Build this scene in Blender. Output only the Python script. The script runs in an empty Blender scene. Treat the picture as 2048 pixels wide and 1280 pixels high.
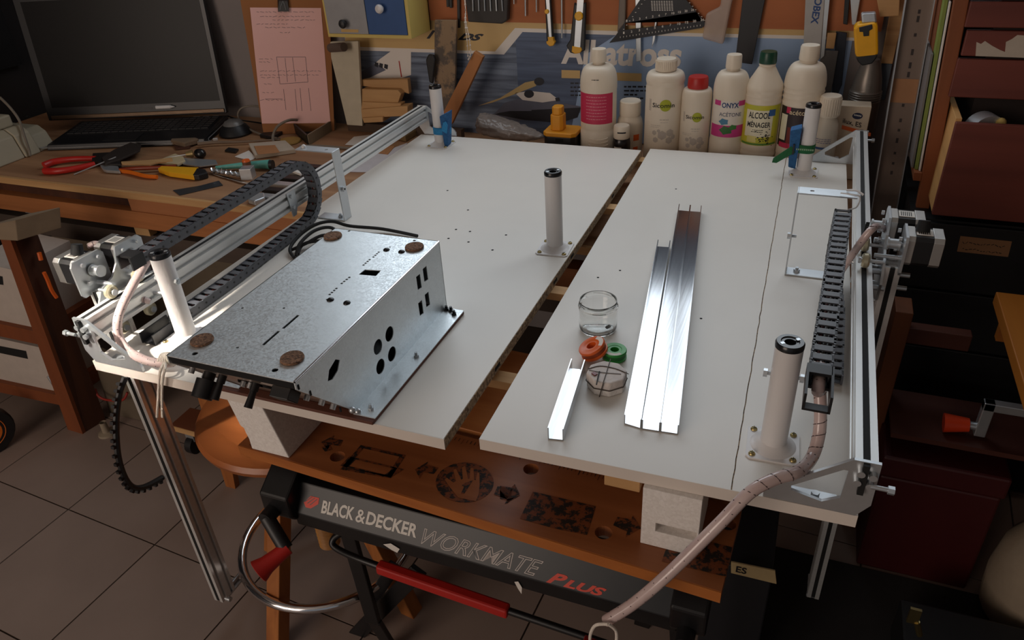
import bpy, bmesh, math, random
from mathutils import Vector, Matrix
random.seed(7)
sc = bpy.context.scene
col = sc.collection
PI = math.pi
ZB = .84            # height of the white board tops above the floor
ZD = .75            # height of the old wooden workbench top
YW = 1.55           # the back wall

# ---------------------------------------------------------------- camera
CAM = Vector((1.0939, -.7065, 1.5386))
_yaw, _pitch, _roll, FPX = -.4045, -.5557, -.064, 1489.9
_f = Vector((math.sin(_yaw)*math.cos(_pitch), math.cos(_yaw)*math.cos(_pitch), math.sin(_pitch)))
_r = Vector((math.cos(_yaw), -math.sin(_yaw), 0)); _u = _r.cross(_f)
_R = math.cos(_roll)*_r + math.sin(_roll)*_u; _U = -math.sin(_roll)*_r + math.cos(_roll)*_u
cd = bpy.data.cameras.new('camera'); cam = bpy.data.objects.new('camera', cd); col.objects.link(cam)
cd.sensor_fit = 'HORIZONTAL'; cd.sensor_width = 36; cd.lens = FPX/2048*36; cd.clip_start = .02
m3 = Matrix((_R, _U, -_f)).transposed()
cam.matrix_world = Matrix.Translation(CAM) @ m3.to_4x4()
sc.camera = cam
# ---------------------------------------------------------------- light
vs = sc.view_settings
vs.view_transform = 'Standard'; vs.look = 'None'; vs.gamma = 1; vs.use_curve_mapping = False
vs.exposure = 0.0
w = bpy.data.worlds.new('world'); sc.world = w; w.use_nodes = True
bg = w.node_tree.nodes['Background']; bg.inputs[0].default_value = (.92, .95, 1.0, 1); bg.inputs[1].default_value = .15
def area(name, loc, target, sx, sy, power, color, spread=180):
    l = bpy.data.lights.new(name, 'AREA'); l.shape = 'RECTANGLE'; l.size = sx; l.size_y = sy
    l.energy = power; l.color = color; l.spread = math.radians(spread)
    o = bpy.data.objects.new(name, l); col.objects.link(o); o.location = loc
    o.rotation_euler = (Vector(target)-Vector(loc)).to_track_quat('-Z', 'Y').to_euler()
    return o
# daylight through the window in the back wall above the tool board, an added warm fill lamp behind
# the photographer, and a low beam of sun that reaches the left front corner
area('window_daylight', (.76, YW+.05, 1.88), (.76, .2, 1.0), 2.58, .90, 20.5, (.85, .93, 1.0))
area('front_fill', (-1.0, -3.2, 1.55), (.2, 1.0, .9), 2.0, 1.9, 42, (1.0, .82, .69))
area('sun_beam', (-.62, -1.15, 2.5), (.035, .06, .90), .12, .12, .5, (1.0, .91, .80), 8)

# ---------------------------------------------------------------- helpers
def ray(x, y):
    return (_R*((x-1024)/FPX) + _U*((640-y)/FPX) + _f).normalized()
def onz(x, y, z):
    d = ray(x, y); return CAM + d*((z-CAM.z)/d.z)
def ony(x, y, Y):
    d = ray(x, y); return CAM + d*((Y-CAM.y)/d.y)
def onx(x, y, X):
    d = ray(x, y); return CAM + d*((X-CAM.x)/d.x)
def desk(x, y): return onz(x, y, ZD)
def S(r, g, b):
    f = lambda c: (c/255/12.92) if c/255 <= .04045 else ((c/255+.055)/1.055)**2.4
    return (f(r), f(g), f(b))
_mats = {}
def mat(name, rgb, rough=.6, metal=0., kind='plain', var=.12, scale=30., bump=.15, rgb2=None, axis=0, alpha=1., spec=.5):
    """procedural material; rgb in sRGB 0-255"""
    if name in _mats: return _mats[name]
    m = bpy.data.materials.new(name); m.use_nodes = True; _mats[name] = m
    nt = m.node_tree; N = nt.nodes; L = nt.links
    b = N['Principled BSDF']; c1 = S(*rgb)
    b.inputs['Roughness'].default_value = rough; b.inputs['Metallic'].default_value = metal
    b.inputs['Specular IOR Level'].default_value = spec
    if kind == 'glass':
        b.inputs['Base Color'].default_value = (*c1, 1); b.inputs['Transmission Weight'].default_value = 1
        b.inputs['IOR'].default_value = 1.45; b.inputs['Roughness'].default_value = rough
        n = N.new('ShaderNodeTexNoise'); n.inputs['Scale'].default_value = 40
        bp = N.new('ShaderNodeBump'); bp.inputs['Strength'].default_value = bump; bp.inputs['Distance'].default_value = .001
        L.new(n.outputs[0], bp.inputs['Height']); L.new(bp.outputs[0], b.inputs['Normal'])
        return m
    tc = N.new('ShaderNodeTexCoord'); mp = N.new('ShaderNodeMapping'); L.new(tc.outputs['Object'], mp.inputs[0])
    c2 = S(*rgb2) if rgb2 else tuple(x*(1-var) for x in c1)
    c0 = c1 if rgb2 else tuple(min(1, x*(1+var)) for x in c1)
    rp = N.new('ShaderNodeValToRGB')
    rp.color_ramp.elements[0].color = (*c2, 1); rp.color_ramp.elements[1].color = (*c0, 1)
    if kind == 'wood':
        s = [scale]*3; s[axis] = scale*.06; mp.inputs['Scale'].default_value = s
        n = N.new('ShaderNodeTexNoise'); n.inputs['Scale'].default_value = 1; n.inputs['Detail'].default_value = 5
        n.inputs['Distortion'].default_value = .6
        rp.color_ramp.elements[0].position = .32; rp.color_ramp.elements[1].position = .68; fac = n.outputs[0]
    elif kind == 'spangle':
        n = N.new('ShaderNodeTexVoronoi'); n.inputs['Scale'].default_value = scale
        n2 = N.new('ShaderNodeTexNoise'); n2.inputs['Scale'].default_value = scale*.08; n2.inputs['Detail'].default_value = 4
        L.new(mp.outputs[0], n2.inputs['Vector'])
        sp = N.new('ShaderNodeSeparateColor'); L.new(n.outputs['Color'], sp.inputs[0])
        mx = N.new('ShaderNodeMix'); mx.inputs[0].default_value = .65
        L.new(sp.outputs[0], mx.inputs[2]); L.new(n2.outputs[0], mx.inputs[3]); fac = mx.outputs[0]
        rr = N.new('ShaderNodeMapRange'); rr.inputs[3].default_value = rough-.1; rr.inputs[4].default_value = rough+.12
        L.new(sp.outputs[1], rr.inputs[0]); L.new(rr.outputs[0], b.inputs['Roughness'])
    elif kind == 'speckle':
        n = N.new('ShaderNodeTexVoronoi'); n.inputs['Scale'].default_value = scale
        sp = N.new('ShaderNodeSeparateColor'); L.new(n.outputs['Color'], sp.inputs[0]); fac = sp.outputs[0]
    elif kind == 'brushed':
        s = [scale]*3; s[axis] = scale*.01; mp.inputs['Scale'].default_value = s
        n = N.new('ShaderNodeTexNoise'); n.inputs['Scale'].default_value = 1; n.inputs['Detail'].default_value = 3
        fac = n.outputs[0]
    elif kind == 'worn':
        n = N.new('ShaderNodeTexNoise'); n.inputs['Scale'].default_value = scale; n.inputs['Detail'].default_value = 6
        n.inputs['Roughness'].default_value = .7
        rp.color_ramp.elements[0].position = .47; rp.color_ramp.elements[1].position = .53; fac = n.outputs[0]
    else:
        n = N.new('ShaderNodeTexNoise'); n.inputs['Scale'].default_value = scale; n.inputs['Detail'].default_value = 4
        fac = n.outputs[0]
    L.new(mp.outputs[0], n.inputs['Vector'])
    L.new(fac, rp.inputs[0]); L.new(rp.outputs[0], b.inputs['Base Color'])
    if bump:
        bp = N.new('ShaderNodeBump'); bp.inputs['Strength'].default_value = bump; bp.inputs['Distance'].default_value = .002
        L.new(fac, bp.inputs['Height']); L.new(bp.outputs[0], b.inputs['Normal'])
    if alpha < 1: b.inputs['Alpha'].default_value = alpha
    return m

def rot_to(d):
    return Vector(d).normalized().to_track_quat('Z', 'Y').to_matrix().to_4x4()
class MB:
    def __init__(s): s.v = []; s.f = []; s.g = []
    def pieces(s):
        '''groups of shapes whose boxes touch, each as a builder of its own'''
        B = []
        for o, fo, nv, nf in s.g:
            v = s.v[o:o+nv]; B.append([[min(p[k] for p in v)-2e-4 for k in range(3)], [max(p[k] for p in v)+2e-4 for k in range(3)]])
        n = len(B); grp = list(range(n))
        def root(i):
            while grp[i] != i: i = grp[i]
            return i
        if n > 400: return [s]*n
        for i in range(n):
            for j in range(i):
                if all(B[i][0][k] <= B[j][1][k] and B[j][0][k] <= B[i][1][k] for k in range(3)): grp[root(i)] = root(j)
        out = {}
        for i, (o, fo, nv, nf) in enumerate(s.g):
            m = out.setdefault(root(i), MB()); m.add(s.v[o:o+nv], [[q-o for q in f] for f in s.f[fo:fo+nf]])
        return list(out.values())
    def add(s, vs, fs, T=None):
        o = len(s.v); s.g.append((o, len(s.f), len(vs), len(fs)))
        s.v += [(T @ Vector(p) if T else Vector(p)) for p in vs]
        s.f += [[i+o for i in f] for f in fs]; return s
    def box(s, x0, x1, y0, y1, z0, z1, T=None):
        v = [(x, y, z) for z in (z0, z1) for y in (y0, y1) for x in (x0, x1)]
        return s.add(v, [(0,2,3,1), (4,5,7,6), (0,1,5,4), (2,6,7,3), (0,4,6,2), (1,3,7,5)], T)
    def hexa(s, lo, hi):
        """solid between two loops of equal length"""
        n = len(lo)
        return s.add(list(lo)+list(hi), [list(range(n))[::-1], list(range(n, 2*n))] + [(i, (i+1) % n, n+(i+1) % n, n+i) for i in range(n)])
    def cyl(s, p0, p1, r, r1=None, n=18, caps=True):
        p0 = Vector(p0); p1 = Vector(p1); r1 = r if r1 is None else r1
        q = rot_to(p1-p0).to_3x3(); v = []
        for p, rr in ((p0, r), (p1, r1)):
            v += [p + q @ Vector((math.cos(2*PI*i/n)*rr, math.sin(2*PI*i/n)*rr, 0)) for i in range(n)]
        f = [(i, (i+1) % n, n+(i+1) % n, n+i) for i in range(n)]
        if caps: f += [list(range(n))[::-1], list(range(n, 2*n))]
        return s.add(v, f)
    def lathe(s, prof, o=(0,0,0), n=28, T=None, a0=0, a1=2*PI):
        full = abs(a1-a0-2*PI) < 1e-6; k = n if full else n+1; v = []; f = []
        for r, z in prof:
            v += [(o[0]+r*math.cos(a0+(a1-a0)*i/n), o[1]+r*math.sin(a0+(a1-a0)*i/n), o[2]+z) for i in range(k)]
        for j in range(len(prof)-1):
            for i in range(n):
                i2 = (i+1) % k if full else i+1
                f.append((j*k+i, j*k+i2, (j+1)*k+i2, (j+1)*k+i))
        return s.add(v, f, T)
    def tube(s, pts, r, n=8, sub=5, caps=True, rfn=None):
        P = [Vector(p) for p in pts]
        if sub > 1 and len(P) > 2: P = spline(P, sub)
        k = len(P); rings = []; up = None; f = []; v = []
        for i in range(k):
            t = (P[min(i+1, k-1)]-P[max(i-1, 0)]).normalized()
            if up is None:
                up = Vector((0,0,1)) if abs(t.z) < .9 else Vector((1,0,0))
            up = (up - t*up.dot(t)).normalized(); sd = t.cross(up)
            rr = rfn(i/(k-1)) if rfn else r
            v += [P[i] + (up*math.cos(2*PI*j/n) + sd*math.sin(2*PI*j/n))*rr for j in range(n)]
        for i in range(k-1):
            for j in range(n): f.append((i*n+j, (i+1)*n+j, (i+1)*n+(j+1) % n, i*n+(j+1) % n))
        if caps: f += [list(range(n)), list(range((k-1)*n, k*n))[::-1]]
        return s.add(v, f)
    def prism(s, poly, axis, a, b, T=None):
        mk = {'x': lambda u, v, t: (t, u, v), 'y': lambda u, v, t: (u, t, v), 'z': lambda u, v, t: (u, v, t)}[axis]
        n = len(poly); v = [mk(u, w_, a) for u, w_ in poly] + [mk(u, w_, b) for u, w_ in poly]
        return s.add(v, [list(range(n))[::-1], list(range(n, 2*n))] + [(i, (i+1) % n, n+(i+1) % n, n+i) for i in range(n)], T)
    def torus(s, c, ax, R, r, n=32, m=8, a0=0, a1=2*PI, sq=1.):
        q = rot_to(ax).to_3x3(); c = Vector(c)
        pts = [c + q @ Vector((math.cos(a0+(a1-a0)*i/n)*R, math.sin(a0+(a1-a0)*i/n)*R, 0)) for i in range(n+1)]
        return s.tube(pts, r, m, 1)
    def sph(s, c, r, n=14, m=8, sc_=(1,1,1), T=None):
        prof = [(max(1e-5, r*math.sin(PI*j/m)), -r*math.cos(PI*j/m)) for j in range(m+1)]
        t = Matrix.Translation(c) @ Matrix.Diagonal((*sc_, 1))
        return s.lathe(prof, (0,0,0), n, (T @ t) if T else t)
    def holed(s, outer, holes, fn, th):
        """flat sheet with real holes; fn(u, v, w) gives the point at height w over the sheet"""
        bm = bmesh.new(); loops = []
        for lp in [outer]+holes:
            vv = [bm.verts.new((u, w_, 0)) for u, w_ in lp]; loops.append(vv)
            for i in range(len(vv)): bm.edges.new((vv[i], vv[(i+1) % len(vv)]))
        bmesh.ops.triangle_fill(bm, edges=bm.edges[:], use_beauty=True)
        bm.verts.index_update(); V = [(v.co.x, v.co.y) for v in bm.verts]
        F = [[v.index for v in f.verts] for f in bm.faces]; LI = [[v.index for v in lp] for lp in loops]; bm.free()
        n = len(V); vs_ = [fn(u, w_, 0) for u, w_ in V] + [fn(u, w_, -th) for u, w_ in V]
        fs = F + [[i+n for i in reversed(f)] for f in F]
        for lp in LI:
            k = len(lp); fs += [(lp[i], lp[(i+1) % k], lp[(i+1) % k]+n, lp[i]+n) for i in range(k)]
        return s.add(vs_, fs)
    def mesh(s, name, m, off=None, smooth=False):
        me = bpy.data.meshes.new(name); o = Vector(off) if off is not None else Vector()
        me.from_pydata([tuple(p-o) for p in s.v], [], s.f)
        bm = bmesh.new(); bm.from_mesh(me); bmesh.ops.recalc_face_normals(bm, faces=bm.faces)
        bm.to_mesh(me); bm.free()
        if smooth:
            me.shade_smooth(); me.set_sharp_from_angle(angle=math.radians(38))
        me.materials.append(m); return me
    def build(s, name, m, parent=None, smooth=False, bevel=0, off=None):
        """one mesh object; world coordinates in, stored relative to the parent's origin"""
        if parent is not None:
            o = Vector(parent.get('_org', (0,0,0))) if parent.type != 'EMPTY' or '_org' in parent else Vector(parent.location)
        else: o = Vector(off) if off is not None else Vector()
        ob = bpy.data.objects.new(name, s.mesh(name, m, o, smooth)); col.objects.link(ob)
        if parent is not None: ob.parent = parent
        else: ob.location = o
        ORG[ob.name] = o
        if bevel:
            b = ob.modifiers.new('bevel', 'BEVEL'); b.width = bevel; b.segments = 2; b.limit_method = 'ANGLE'
        return ob
ORG = {}
def spline(P, sub):
    out = []; n = len(P)
    for i in range(n-1):
        p0, p1, p2, p3 = P[max(i-1,0)], P[i], P[i+1], P[min(i+2,n-1)]
        for k in range(sub):
            t = k/sub
            out.append(.5*((2*p1)+(p2-p0)*t+(2*p0-5*p1+4*p2-p3)*t*t+(3*p1-p0-3*p2+p3)*t**3))
    out.append(P[-1]); return out
def tag(o, label, cat, group=None):
    o['label'] = label; o['category'] = cat
    if group: o['group'] = group
    return o
def thing(name, loc, label, cat, group=None):
    o = bpy.data.objects.new(name, None); col.objects.link(o); o.location = loc; o.empty_display_size = .02
    ORG[o.name] = Vector(loc); return tag(o, label, cat, group)
def part(mb, name, m, parent, smooth=False, bevel=0):
    """a part (or sub-part) given in world coordinates"""
    pcs = mb.pieces() if len(mb.g) > 1 else []
    if 1 < len(pcs) <= 12:
        return [part(q, name, m, parent, smooth, bevel) for q in pcs][0]
    o = ORG[parent.name]; ob = bpy.data.objects.new(name, mb.mesh(name, m, o, smooth)); col.objects.link(ob)
    ob.parent = parent; ORG[ob.name] = o
    if len(pcs) > 12: ob['kind'] = 'stuff'
    if bevel:
        b = ob.modifiers.new('bevel', 'BEVEL'); b.width = bevel; b.segments = 2; b.limit_method = 'ANGLE'
    return ob
def single(mb, name, m, org, label, cat, group=None, smooth=False, bevel=0):
    return tag(mb.build(name, m, None, smooth, bevel, org), label, cat, group)
def struct(mb, name, m, parent=None, bevel=0):
    o = mb.build(name, m, None, False, bevel) if parent is None else part(mb, name, m, parent, False, bevel)
    if parent is None: o['kind'] = 'structure'
    return o
def lean(root, k, z0):
    '''tilt a thing a little to the left, as it stands in the shop'''
    done = set()
    for ob in [root]+list(root.children_recursive):
        if ob.type == 'MESH' and ob.data not in done:
            done.add(ob.data); o = ORG[ob.name]
            for v in ob.data.vertices: v.co.x -= k*(v.co.z+o.z-z0)
def inst(me, name, parent, loc, rot=None):
    """another object on shared mesh data, placed in world coordinates"""
    ob = bpy.data.objects.new(name, me); col.objects.link(ob); ob.parent = parent
    ob.location = Vector(loc)-ORG[parent.name]; ORG[ob.name] = Vector(loc)
    if rot: ob.rotation_euler = rot
    return ob
def circ(u, v, r, n=18, rv=None): return [(u+r*math.cos(2*PI*i/n), v+(rv or r)*math.sin(2*PI*i/n)) for i in range(n)]
def rect(u0, u1, v0, v1): return [(u0,v0), (u1,v0), (u1,v1), (u0,v1)]
_txt = {}
def text_geo(body, bold=0., shear=0., spacing=1.):
    k = (body, bold, shear, spacing)
    if k not in _txt:
        c = bpy.data.curves.new('t', 'FONT'); c.body = body; c.size = 1; c.offset = bold; c.shear = shear; c.space_character = spacing
        c.resolution_u = 3
        o = bpy.data.objects.new('t', c); col.objects.link(o)
        me = bpy.data.meshes.new_from_object(o)
        vs_ = [tuple(v.co) for v in me.vertices]; fs = [list(p.vertices) for p in me.polygons]
        bpy.data.objects.remove(o); bpy.data.curves.remove(c); bpy.data.meshes.remove(me)
        x0 = min(v[0] for v in vs_); x1 = max(v[0] for v in vs_); y0 = min(v[1] for v in vs_); y1 = max(v[1] for v in vs_)
        _txt[k] = ([(v[0]-x0, v[1]-y0) for v in vs_], fs, x1-x0, y1-y0)
    return _txt[k]
def text(body, fn, w_, h_, bold=0., shear=0., mb=None, spacing=1.):
    """flat lettering w_ wide and h_ high; fn(u, v) -> point, u and v from the lower left corner"""
    vs_, fs, W, H = text_geo(body, bold, shear, spacing); mb = mb or MB()
    return mb.add([fn(v[0]/W*w_, v[1]/H*h_) for v in vs_], fs)
def bend(c, R, a_mid, z0, u_mid):
    """maps flat print onto a cylinder round c; a_mid is the direction the middle faces"""
    return lambda u, v: (c[0]+R*math.cos(a_mid+(u-u_mid)/R), c[1]+R*math.sin(a_mid+(u-u_mid)/R), z0+v)

# ---------------------------------------------------------------- materials
WHITE = mat('white_melamine', (229, 224, 216), .38, kind='plain', var=.03, scale=12, bump=.02)
CHIP = mat('chipboard', (192, 166, 132), .9, kind='speckle', scale=260, rgb2=(110, 90, 70), bump=.6)
ALU = mat('aluminium', (226, 227, 226), .34, .5, 'brushed', scale=120, axis=1, var=.10, bump=.05)
ALUX = mat('bright_aluminium_channel', (196, 199, 203), .15, 1, 'brushed', scale=220, axis=1, var=.12, bump=.03)
STEEL = mat('zinc_plated_steel', (200, 205, 209), .34, .75, 'plain', scale=60, var=.08, bump=.04)
GALV = mat('galvanised_sheet', (226, 234, 238), .42, .66, 'spangle', scale=420, var=.10, bump=.03)
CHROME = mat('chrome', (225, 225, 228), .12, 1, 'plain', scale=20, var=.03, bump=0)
BLACKP = mat('black_plastic', (26, 26, 28), .45, 0, 'plain', scale=80, var=.25, bump=.05)
CHAINP = mat('cable_chain_plastic', (80, 82, 88), .42, 0, 'plain', scale=90, var=.2, bump=.05)
RUBBER = mat('black_rubber', (20, 20, 21), .75, 0, 'plain', scale=90, var=.2, bump=.1)
LEGW = mat('powder_coated_white', (222, 219, 218), .35, 0, 'plain', scale=20, var=.03, bump=.03)
ORWOOD = mat('orange_pine', (178, 114, 66), .55, 0, 'wood', scale=26, rgb2=(146, 90, 50), axis=0, bump=.08)
ORWOODZ = mat('orange_pine_upright', (180, 112, 54), .55, 0, 'wood', scale=26, rgb2=(146, 84, 38), axis=2, bump=.08)
DESKW = mat('workbench_wood', (176, 134, 98), .6, 0, 'wood', scale=16, rgb2=(140, 100, 70), axis=0, bump=.1)
PINE = mat('pale_pine', (206, 164, 112), .65, 0, 'wood', scale=30, rgb2=(178, 134, 86), axis=0, bump=.08)
BROWNW = mat('dark_brown_wood', (84, 46, 26), .6, 0, 'wood', scale=18, rgb2=(58, 30, 18), axis=2, bump=.08)
REDW = mat('mahogany_drawer', (120, 58, 46), .55, 0, 'wood', scale=14, rgb2=(98, 44, 34), axis=0, bump=.05)
DARK = mat('dark_interior', (16, 15, 15), .9, 0, 'plain', scale=20, var=.2, bump=0)
FOAM = mat('white_foam', (240, 235, 230), .9, 0, 'speckle', scale=300, rgb2=(226, 220, 214), bump=.25)
PINKP = mat('pink_paper', (238, 190, 184), .85, 0, 'plain', scale=10, var=.03, bump=.02)
INK = mat('ink', (70, 60, 78), .8, 0, 'plain', scale=60, var=.1, bump=0)
RED = mat('red_plastic', (178, 34, 28), .4, 0, 'plain', scale=40, var=.1, bump=.03)
ORANGE = mat('orange_plastic', (222, 98, 32), .4, 0, 'plain', scale=40, var=.08, bump=.03)
YELLOW = mat('yellow_plastic', (232, 170, 28), .42, 0, 'plain', scale=40, var=.06, bump=.03)
TEAL = mat('teal_plastic', (98, 172, 160), .4, 0, 'plain', scale=40, var=.08, bump=.03)
HDPE = mat('milky_bottle_plastic', (226, 212, 192), .42, 0, 'plain', scale=14, var=.04, bump=.03)
PAPER = mat('white_paper', (224, 218, 210), .85, 0, 'plain', scale=30, var=.03, bump=.02)
BLACK = mat('black_print', (18, 18, 22), .7, 0, 'plain', scale=40, var=.1, bump=0)
WPRINT = mat('white_print', (225, 220, 212), .6, 0, 'plain', scale=90, var=.06, bump=0)
GREYC = mat('grey_cable', (120, 110, 98), .55, 0, 'plain', scale=40, var=.1, bump=.03)
CARD = mat('brown_cardboard', (170, 118, 76), .85, 0, 'plain', scale=40, var=.1, bump=.1)
BLKSTEEL = mat('black_painted_steel', (20, 20, 22), .38, 0, 'plain', scale=30, var=.3, bump=.04)
ROPE = mat('white_cord', (222, 212, 200), .85, 0, 'plain', scale=300, var=.2, bump=.6)

# ---------------------------------------------------------------- the setting
fl = struct(MB().box(-3.2, 3.2, -3.4, YW+.12, -.05, -.002), 'floor', mat('grout', (74, 62, 52), .9, bump=.3))
TILE = mat('brown_floor_tile', (144, 126, 116), .5, 0, 'plain', scale=5, var=.16, bump=.05)
tp = .347; ta = math.radians(-3.6)
tm = MB().box(-tp/2+.0022, tp/2-.0022, -tp/2+.0022, tp/2-.0022, -.002, .0016).mesh('tile', TILE)
ex = Vector((math.cos(ta), math.sin(ta), 0)); ey = Vector((-math.sin(ta), math.cos(ta), 0))
t0 = Vector((-.40, .215, 0))
for i in range(-8, 9):
    for j in range(-10, 4):
        c = t0 + ex*(tp*(i+.5)) + ey*(tp*(j+.5))
        if -3.0 < c.x < 2.9 and -3.1 < c.y < YW-.2: inst(tm, 'tile', fl, c, (0, 0, ta))
WALLM = mat('grey_white_plaster', (142, 134, 132), .9, 0, 'plain', scale=8, var=.08, bump=.15)
wx0, wx1, wz0, wz1 = -.54, 2.05, 1.42, 2.34
wb = MB()
wb.holed(rect(-1.86, 2.75, 0, 2.6), [rect(wx0, wx1, wz0, wz1)], lambda u, v, t: (u, YW-t, v), .12)
struct(wb, 'wall_back', WALLM)
win = MB()
for a in (wx0, .5*(wx0+wx1)-.02, wx1-.04): win.box(a, a+.04, YW+.01, YW+.06, wz0, wz1)
for a in (wz0, wz1-.04): win.box(wx0, wx1, YW+.01, YW+.06, a, a+.04)
wn = struct(win, 'window_1', mat('window_frame_white', (210, 206, 200), .5))
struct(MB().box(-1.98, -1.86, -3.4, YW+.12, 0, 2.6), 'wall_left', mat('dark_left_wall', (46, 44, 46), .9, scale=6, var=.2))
struct(MB().box(2.75, 2.87, -3.4, YW+.12, 0, 2.6), 'wall_right', mat('dim_right_wall', (120, 112, 104), .9))
struct(MB().box(-1.98, 2.87, -3.4, YW+.12, 2.6, 2.7), 'ceiling', mat('ceiling_plaster', (205, 200, 194), .9))
# ================================================================ the two white boards
TB = .0194; D = 1.2442; WL = .6742
RO = Vector((.7219, .0165, 0)); ra = .0214; WR = .4956
def rb(x, y, z=0): return Vector((RO.x+x*math.cos(ra)-y*math.sin(ra), RO.y+x*math.sin(ra)+y*math.cos(ra), z))
t = thing('melamine_board', (0, 0, ZB-TB), 'wide white melamine board carrying the metal control box', 'board', 'boards of the cutting table')
part(MB().box(0, WL-.001, .001, D, ZB-TB, ZB), 'panel', WHITE, t, bevel=.0006)
part(MB().box(0, WL, 0, .001, ZB-TB, ZB), 'edge_band', mat('melamine_edge_band', (222, 212, 202), .5, var=.03), t)
part(MB().box(WL-.001, WL, .001, D, ZB-TB+.0005, ZB-.0008), 'chipboard_edge', CHIP, t)
slot = MB()
for yy in (.19, .49, .60, .93): slot.box(WL-.0005, WL+.0002, yy, yy+.022, ZB-.0135, ZB-.0065)
part(slot, 'biscuit_slot', DARK, t)
scr = MB()
for px, py in ((895,381), (936,420), (912,459), (940,463), (937,484), (897,477), (1080,500), (1012,470), (690,415), (985,500)):
    c = onz(px, py, ZB)
    if not (0 < c.x < WL): continue
    scr.cyl((c.x, c.y, ZB-.001), (c.x, c.y, ZB+.0002), .0028, n=10)
part(scr, 'screw_hole', DARK, t)
t = thing('melamine_board', rb(0, 0, ZB-TB), 'white melamine board with a saw line, holding the aluminium channels and jar', 'board', 'boards of the cutting table')
s0, s1 = onz(1462, 985, ZB), onz(1572, 318, ZB)
c_, s_ = math.cos(ra), math.sin(ra)
u0 = (s0.x-RO.x)*c_+(s0.y-RO.y)*s_; u1 = (s1.x-RO.x)*c_+(s1.y-RO.y)*s_
jag = [(u0+(u1-u0)*k/60+random.uniform(-.0007, .0007), D*k/60) for k in range(61)]
def rprism(poly): return [tuple(rb(x, y)[:2]) for x, y in poly]
part(MB().prism(rprism([(0, .001), (u0-.0008, .001)]+[(a-.0008, b) for a, b in jag[1:]]+[(0, D)]), 'z', ZB-TB, ZB), 'wide_panel', WHITE, t)
part(MB().prism(rprism([(u0+.0008, .001), (WR, .001), (WR, D)]+[(a+.0008, b) for a, b in jag[:0:-1]]), 'z', ZB-TB, ZB), 'narrow_strip', WHITE, t)
part(MB().prism(rprism(rect(0, WR, 0, .001)), 'z', ZB-TB, ZB), 'edge_band', _mats['melamine_edge_band'], t)
part(MB().prism(rprism([(u0-.0007, .0012), (u0+.0007, .0012), (u1+.0007, D-.001), (u1-.0007, D-.001)]), 'z', ZB-TB+.0005, ZB-.002), 'saw_kerf', CHIP, t)
scr = MB()
for px, py in ((1196,555), (1240,541), (1402,637), (1352,378)):
    c = onz(px, py, ZB); scr.cyl((c.x, c.y, ZB-.001), (c.x, c.y, ZB+.0002), .0024, n=10)
part(scr, 'screw_hole', DARK, t)
# battens that bridge the gap below the boards
for k, (yy, d, lab) in enumerate(((.20, .03, 'short pine batten bridging the gap nearest the front edge'), (.47, .03, 'short pine batten over the dark gap by the middle'), (.885, .03, 'short pine batten in the gap beside the central white leg'), (1.21, .035, 'short pine batten at the far end of the gap'))):
    x = .62
    single(MB().box(x, x+.16, yy, yy+d, ZB-TB-.016-(.02 if k == 0 else 0), ZB-TB-(.02 if k == 0 else 0)), 'batten', PINE, (x, yy, ZB-TB-.016-(.02 if k == 0 else 0)), lab, 'batten', 'battens under the boards', bevel=.001)

# ================================================================ white furniture legs
GOLDS = mat('brass_screw', (190, 172, 120), .35, 1, 'plain', scale=60, var=.1, bump=0)
def leg(x, y, label, rz=0., bolt=None):
    t = thing('furniture_leg', (x, y, ZB), label, 'furniture leg', 'white tube legs of the upturned table')
    T = Matrix.Translation((x, y, ZB)) @ Matrix.Rotation(rz, 4, 'Z')
    r = .0172
    part(MB().lathe([(r, .004), (r, .163), (r-.001, .163)], (x, y, ZB), 32), 'tube', LEGW, t, True)
    h = .034; c = .005
    pl = [(h-c, -h), (h, -h+c), (h, h-c), (h-c, h), (-h+c, h), (-h, h-c), (-h, -h+c), (-h+c, -h)]
    pm = MB().prism(pl, 'z', 0, .0025, T)
    pm.lathe([(.030, .0025), (.027, .0045), (.0235, .006), (.0215, .009), (.0182, .0105), (.0172, .012)], (x, y, ZB), 32)
    part(pm, 'mounting_plate', LEGW, t, True)
    cp = MB().lathe([(r+.0004, .163), (r+.0006, .1685), (r-.001, .171), (.0115, .171), (.0105, .1695), (.0072, .1695), (.0066, .164), (.0001, .164)], (x, y, ZB), 32)
    part(cp, 'end_cap', mat('glossy_black_cap', (30, 31, 34), .22, 0, var=.1, bump=0), t, True)
    sl = MB()
    for a in (.6, .6+PI): sl.box(.0085, .0135, -.0022, .0022, .1705, .1714, T @ Matrix.Rotation(a, 4, 'Z'))
    part(sl, 'cap_slot', STEEL, t)
    for sx in (-1, 1):
        for sy in (-1, 1):
            p = T @ Vector((sx*.026, sy*.026, .0025))
            sm = MB().lathe([(.0046, 0), (.0046, .0012), (.0034, .0028), (.0018, .0034), (.0001, .0034)], p, 14)
            sp = part(sm, 'screw', GOLDS, t, True)
            part(MB().box(p.x-.0028, p.x+.0028, p.y-.0005, p.y+.0005, p.z+.003, p.z+.0038).box(p.x-.0005, p.x+.0005, p.y-.0028, p.y+.0028, p.z+.003, p.z+.0038), 'cross_slot', DARK, sp)
    if bolt:
        z, dx = bolt
        b = MB().cyl((x+dx[0], y, z), (x+dx[1], y, z), .0026, n=12)
        b.cyl((x+dx[0]-.005, y, z), (x+dx[0], y, z), .0055, n=6)
        for q in dx[2:]: b.cyl((x+q, y, z), (x+q+.005, y, z), .0055, n=6)
        part(b, 'cross_bolt', STEEL, t)
    return t
leg(.1125, .109, 'white tube leg with a black cap beside the control box', 0, (.958, (-.021, .024, .0175)))
leg(1.1104, .1255, 'white tube leg with a black cap nearest the photographer, beside the cable chain', .05, (.958, (-.021, .058, .0185, .049)))
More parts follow.
